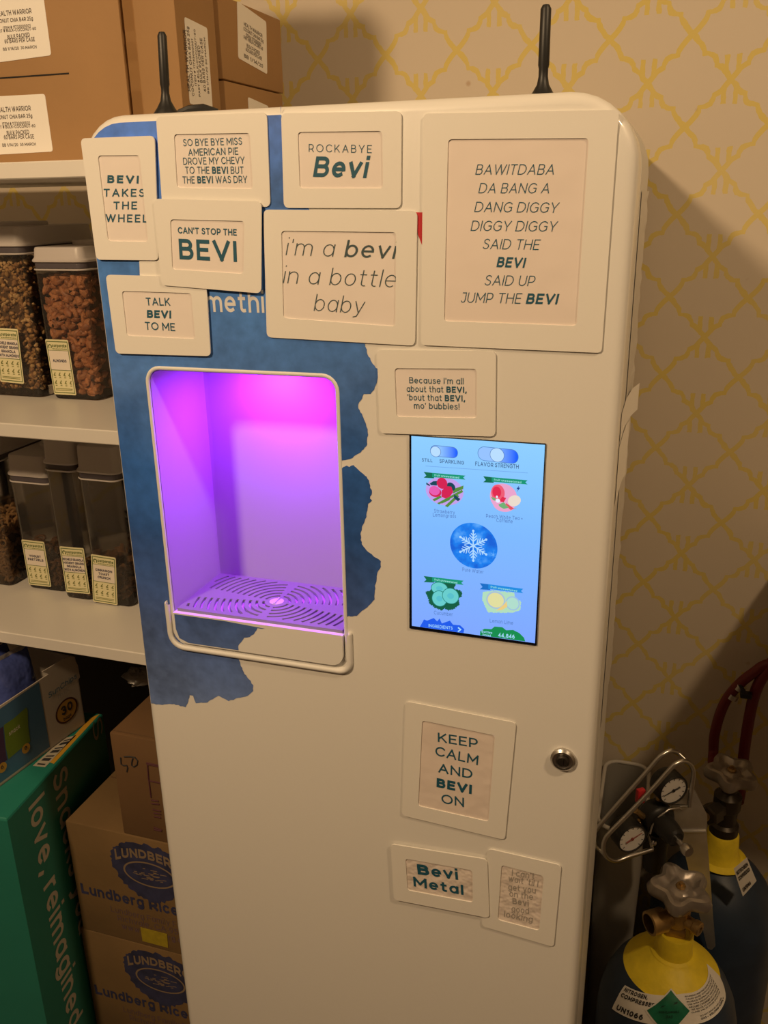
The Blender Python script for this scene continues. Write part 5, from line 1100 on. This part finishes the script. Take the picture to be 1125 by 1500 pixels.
b_ = MB(); A2 = CRP(835, 490, -.008); b_.tube([P0 - n2 * .012, A2], .0065, 12); b_.lathe([(.0105, -.006), (.0105, .008)], A2, (T2[0] - A2.x, T2[1] - A2.y, .66 - A2.z), 6); tv = Vector((T2[0] - .0312, T2[1] - .0415, .660)); b_.tube([A2, A2.lerp(tv, .5), tv], .0062, 12)
b_.tube([P0 - n2 * .012, CRP(470, 610, -.004), CRP(410, 560, -.004)], .0045, 8); obj('brass_inlet', b_, M_brass, rg, 40)
b_ = MB(); b_.box(-.006, .006, -.004, .004, -.011, .011, .002); 
R3 = Matrix((PR.h, -PR.n, PR.v)).transposed(); b_.v = [R3 @ v + CRP(452, 440, -.004) for v in b_.v]; obj('relief_valve', b_, M_redp, rg, 30)
b_ = MB(); b_.tube([CRP(600, 850, .002), CRP(596, 900, .004), CRP(590, 1040, .006)], [.0032, .0042, .0040], 8); obj('shutoff_lever', b_, M_redp, rg, 50)
b_ = MB(); b_.tube([P0 - PR.v * .018, P0 - PR.v * .05 - n2 * .002, P0 - PR.v * .085 - n2 * .004 + PR.h * .004], [.016, .0165, .0165], 16); obj('outlet_barrel', b_, M_black, rg, 50)
PP = Plane((0, .39, 0)); pl_ = MB(); pp = [PP.at(*p) for p in ((1005, 1156), (1017, 1157), (1036, 1195), (1035, 1218), (1048, 1386), (1042, 1392), (1036, 1389), (1003, 1250), (988, 1200), (985, 1168))]
pl_.fill([fillet(pp, .002, 3)], PP.up(0), thick=.002); pl_.tube([PP.p3(993, 1217, .001), PP.p3(1034, 1217, .001)], .0022, 8)
obj('mounting_plate', pl_, M_galv, rg, 30)
# red hoses
PH = Plane((0, .585, 0)); hp = lambda *q: [PH.p3(x, y) for x, y in q]
hs = thing('gas_hose', 'looped red rubber hose with metal clamps above the rear cylinder', 'hose', (.66, .585, .7))
h1 = hp((1045, 1102), (1047, 1075), (1055, 1045), (1066, 1022), (1082, 1003), (1103, 986), (1128, 972)); h1 = [Vector((T2[0] - .006, T2[1] + .0295, .678)), h1[0] + Vector((0, -.03, -.006))] + h1 + [Vector((.74, .590, .868)), Vector((.80, .604, .862))]
def sm3(P, n=5):
    P = [P[0]] + P + [P[-1]]; out = []
    for i in range(1, len(P) - 2):
        for k in range(n):
            t = k / n; out.append(.5 * (2 * P[i] + (P[i + 1] - P[i - 1]) * t + (2 * P[i - 1] - 5 * P[i] + 4 * P[i + 1] - P[i + 2]) * t * t + (3 * P[i] - P[i - 1] - 3 * P[i + 1] + P[i + 2]) * t ** 3))
    return out + [P[-2]]
b_ = MB(); b_.tube(sm3(h1), .0078, 14); obj('hose_tube', b_, M_red, hs, 60)
h2 = hp((1086, 1150), (1089, 1110), (1096, 1060), (1106, 1015), (1122, 985), (1145, 968)); h2 = [Vector((T2[0] + .018, T2[1] + .0245, .650)), Vector((.668, .555, .655))] + h2 + [Vector((.80, .596, .835))]
b_ = MB(); b_.tube(sm3(h2), .0085, 14); obj('hose_tube', b_, M_red, hs, 60)
for (x, y, x2, y2) in ((1071, 1022, 1075, 1016), (1081, 1009, 1086, 1003)):
    b_ = MB(); p, q_ = PH.p3(x, y), PH.p3(x2, y2); b_.lathe([(.0095, 0), (.0095, (q_ - p).length)], p, q_ - p, 18); obj('hose_clamp', b_, M_steel, hs, 30)
b_ = MB(); b_.box(-.008, .008, -.006, .006, -.004, .004, .001); p = PH.p3(1092, 1012, .012); b_.v = [v + p for v in b_.v]; b_.tube([PH.p3(1083, 1000, .006), p], .003, 8); obj('clamp_screw', b_, M_black, hs, 30)
# slim bin between the dispenser and the cylinders
bn = thing('waste_bin', 'slim grey bin with a pale rim between the dispenser and the cylinders', 'bin', (.497, .52, 0))
b_ = MB(); bx = lambda i, z: [(x, y, z) for x, y in rrect(.460 + i, .532 - i, .43 + i, .606 - i, .024, 8)]
b_.grid([bx(.010, 0), bx(.010, .002), bx(0, .628), bx(.0025, .628), bx(.012, .01)], True, True, True); obj('bin_body', b_, mat('grey_plastic', (.30, .28, .25), .5), bn, 40)
b_ = MB(); b_.tube([(x, y, .630) for x, y in rrect(.4605, .5315, .4305, .6055, .0235, 8)], .0034, 8, True); obj('bin_rim', b_, mat('pale_plastic', (.50, .47, .43), .5), bn, 60)
# unseen shelf added to cast the low shadow on the wall, just past the picture's right edge
ws = thing('unseen_shadow_shelf', 'unseen white shelf added to cast a shadow by the gas cylinders', 'shelf', (.95, .45, 1.022))
b_ = MB(); b_.box(.70, 1.30, .27, .6195, 1.022, 1.042, .0015, 1); obj('shelf_board', b_, M_shelf, ws, 30)
for x in (.80, 1.2):
    b_ = MB(); b_.box(x, x + .02, .59, .6195, .86, 1.0218); b_.box(x, x + .02, .32, .5895, 1.004, 1.0218); obj('shelf_bracket', b_, M_steel, ws, 30)
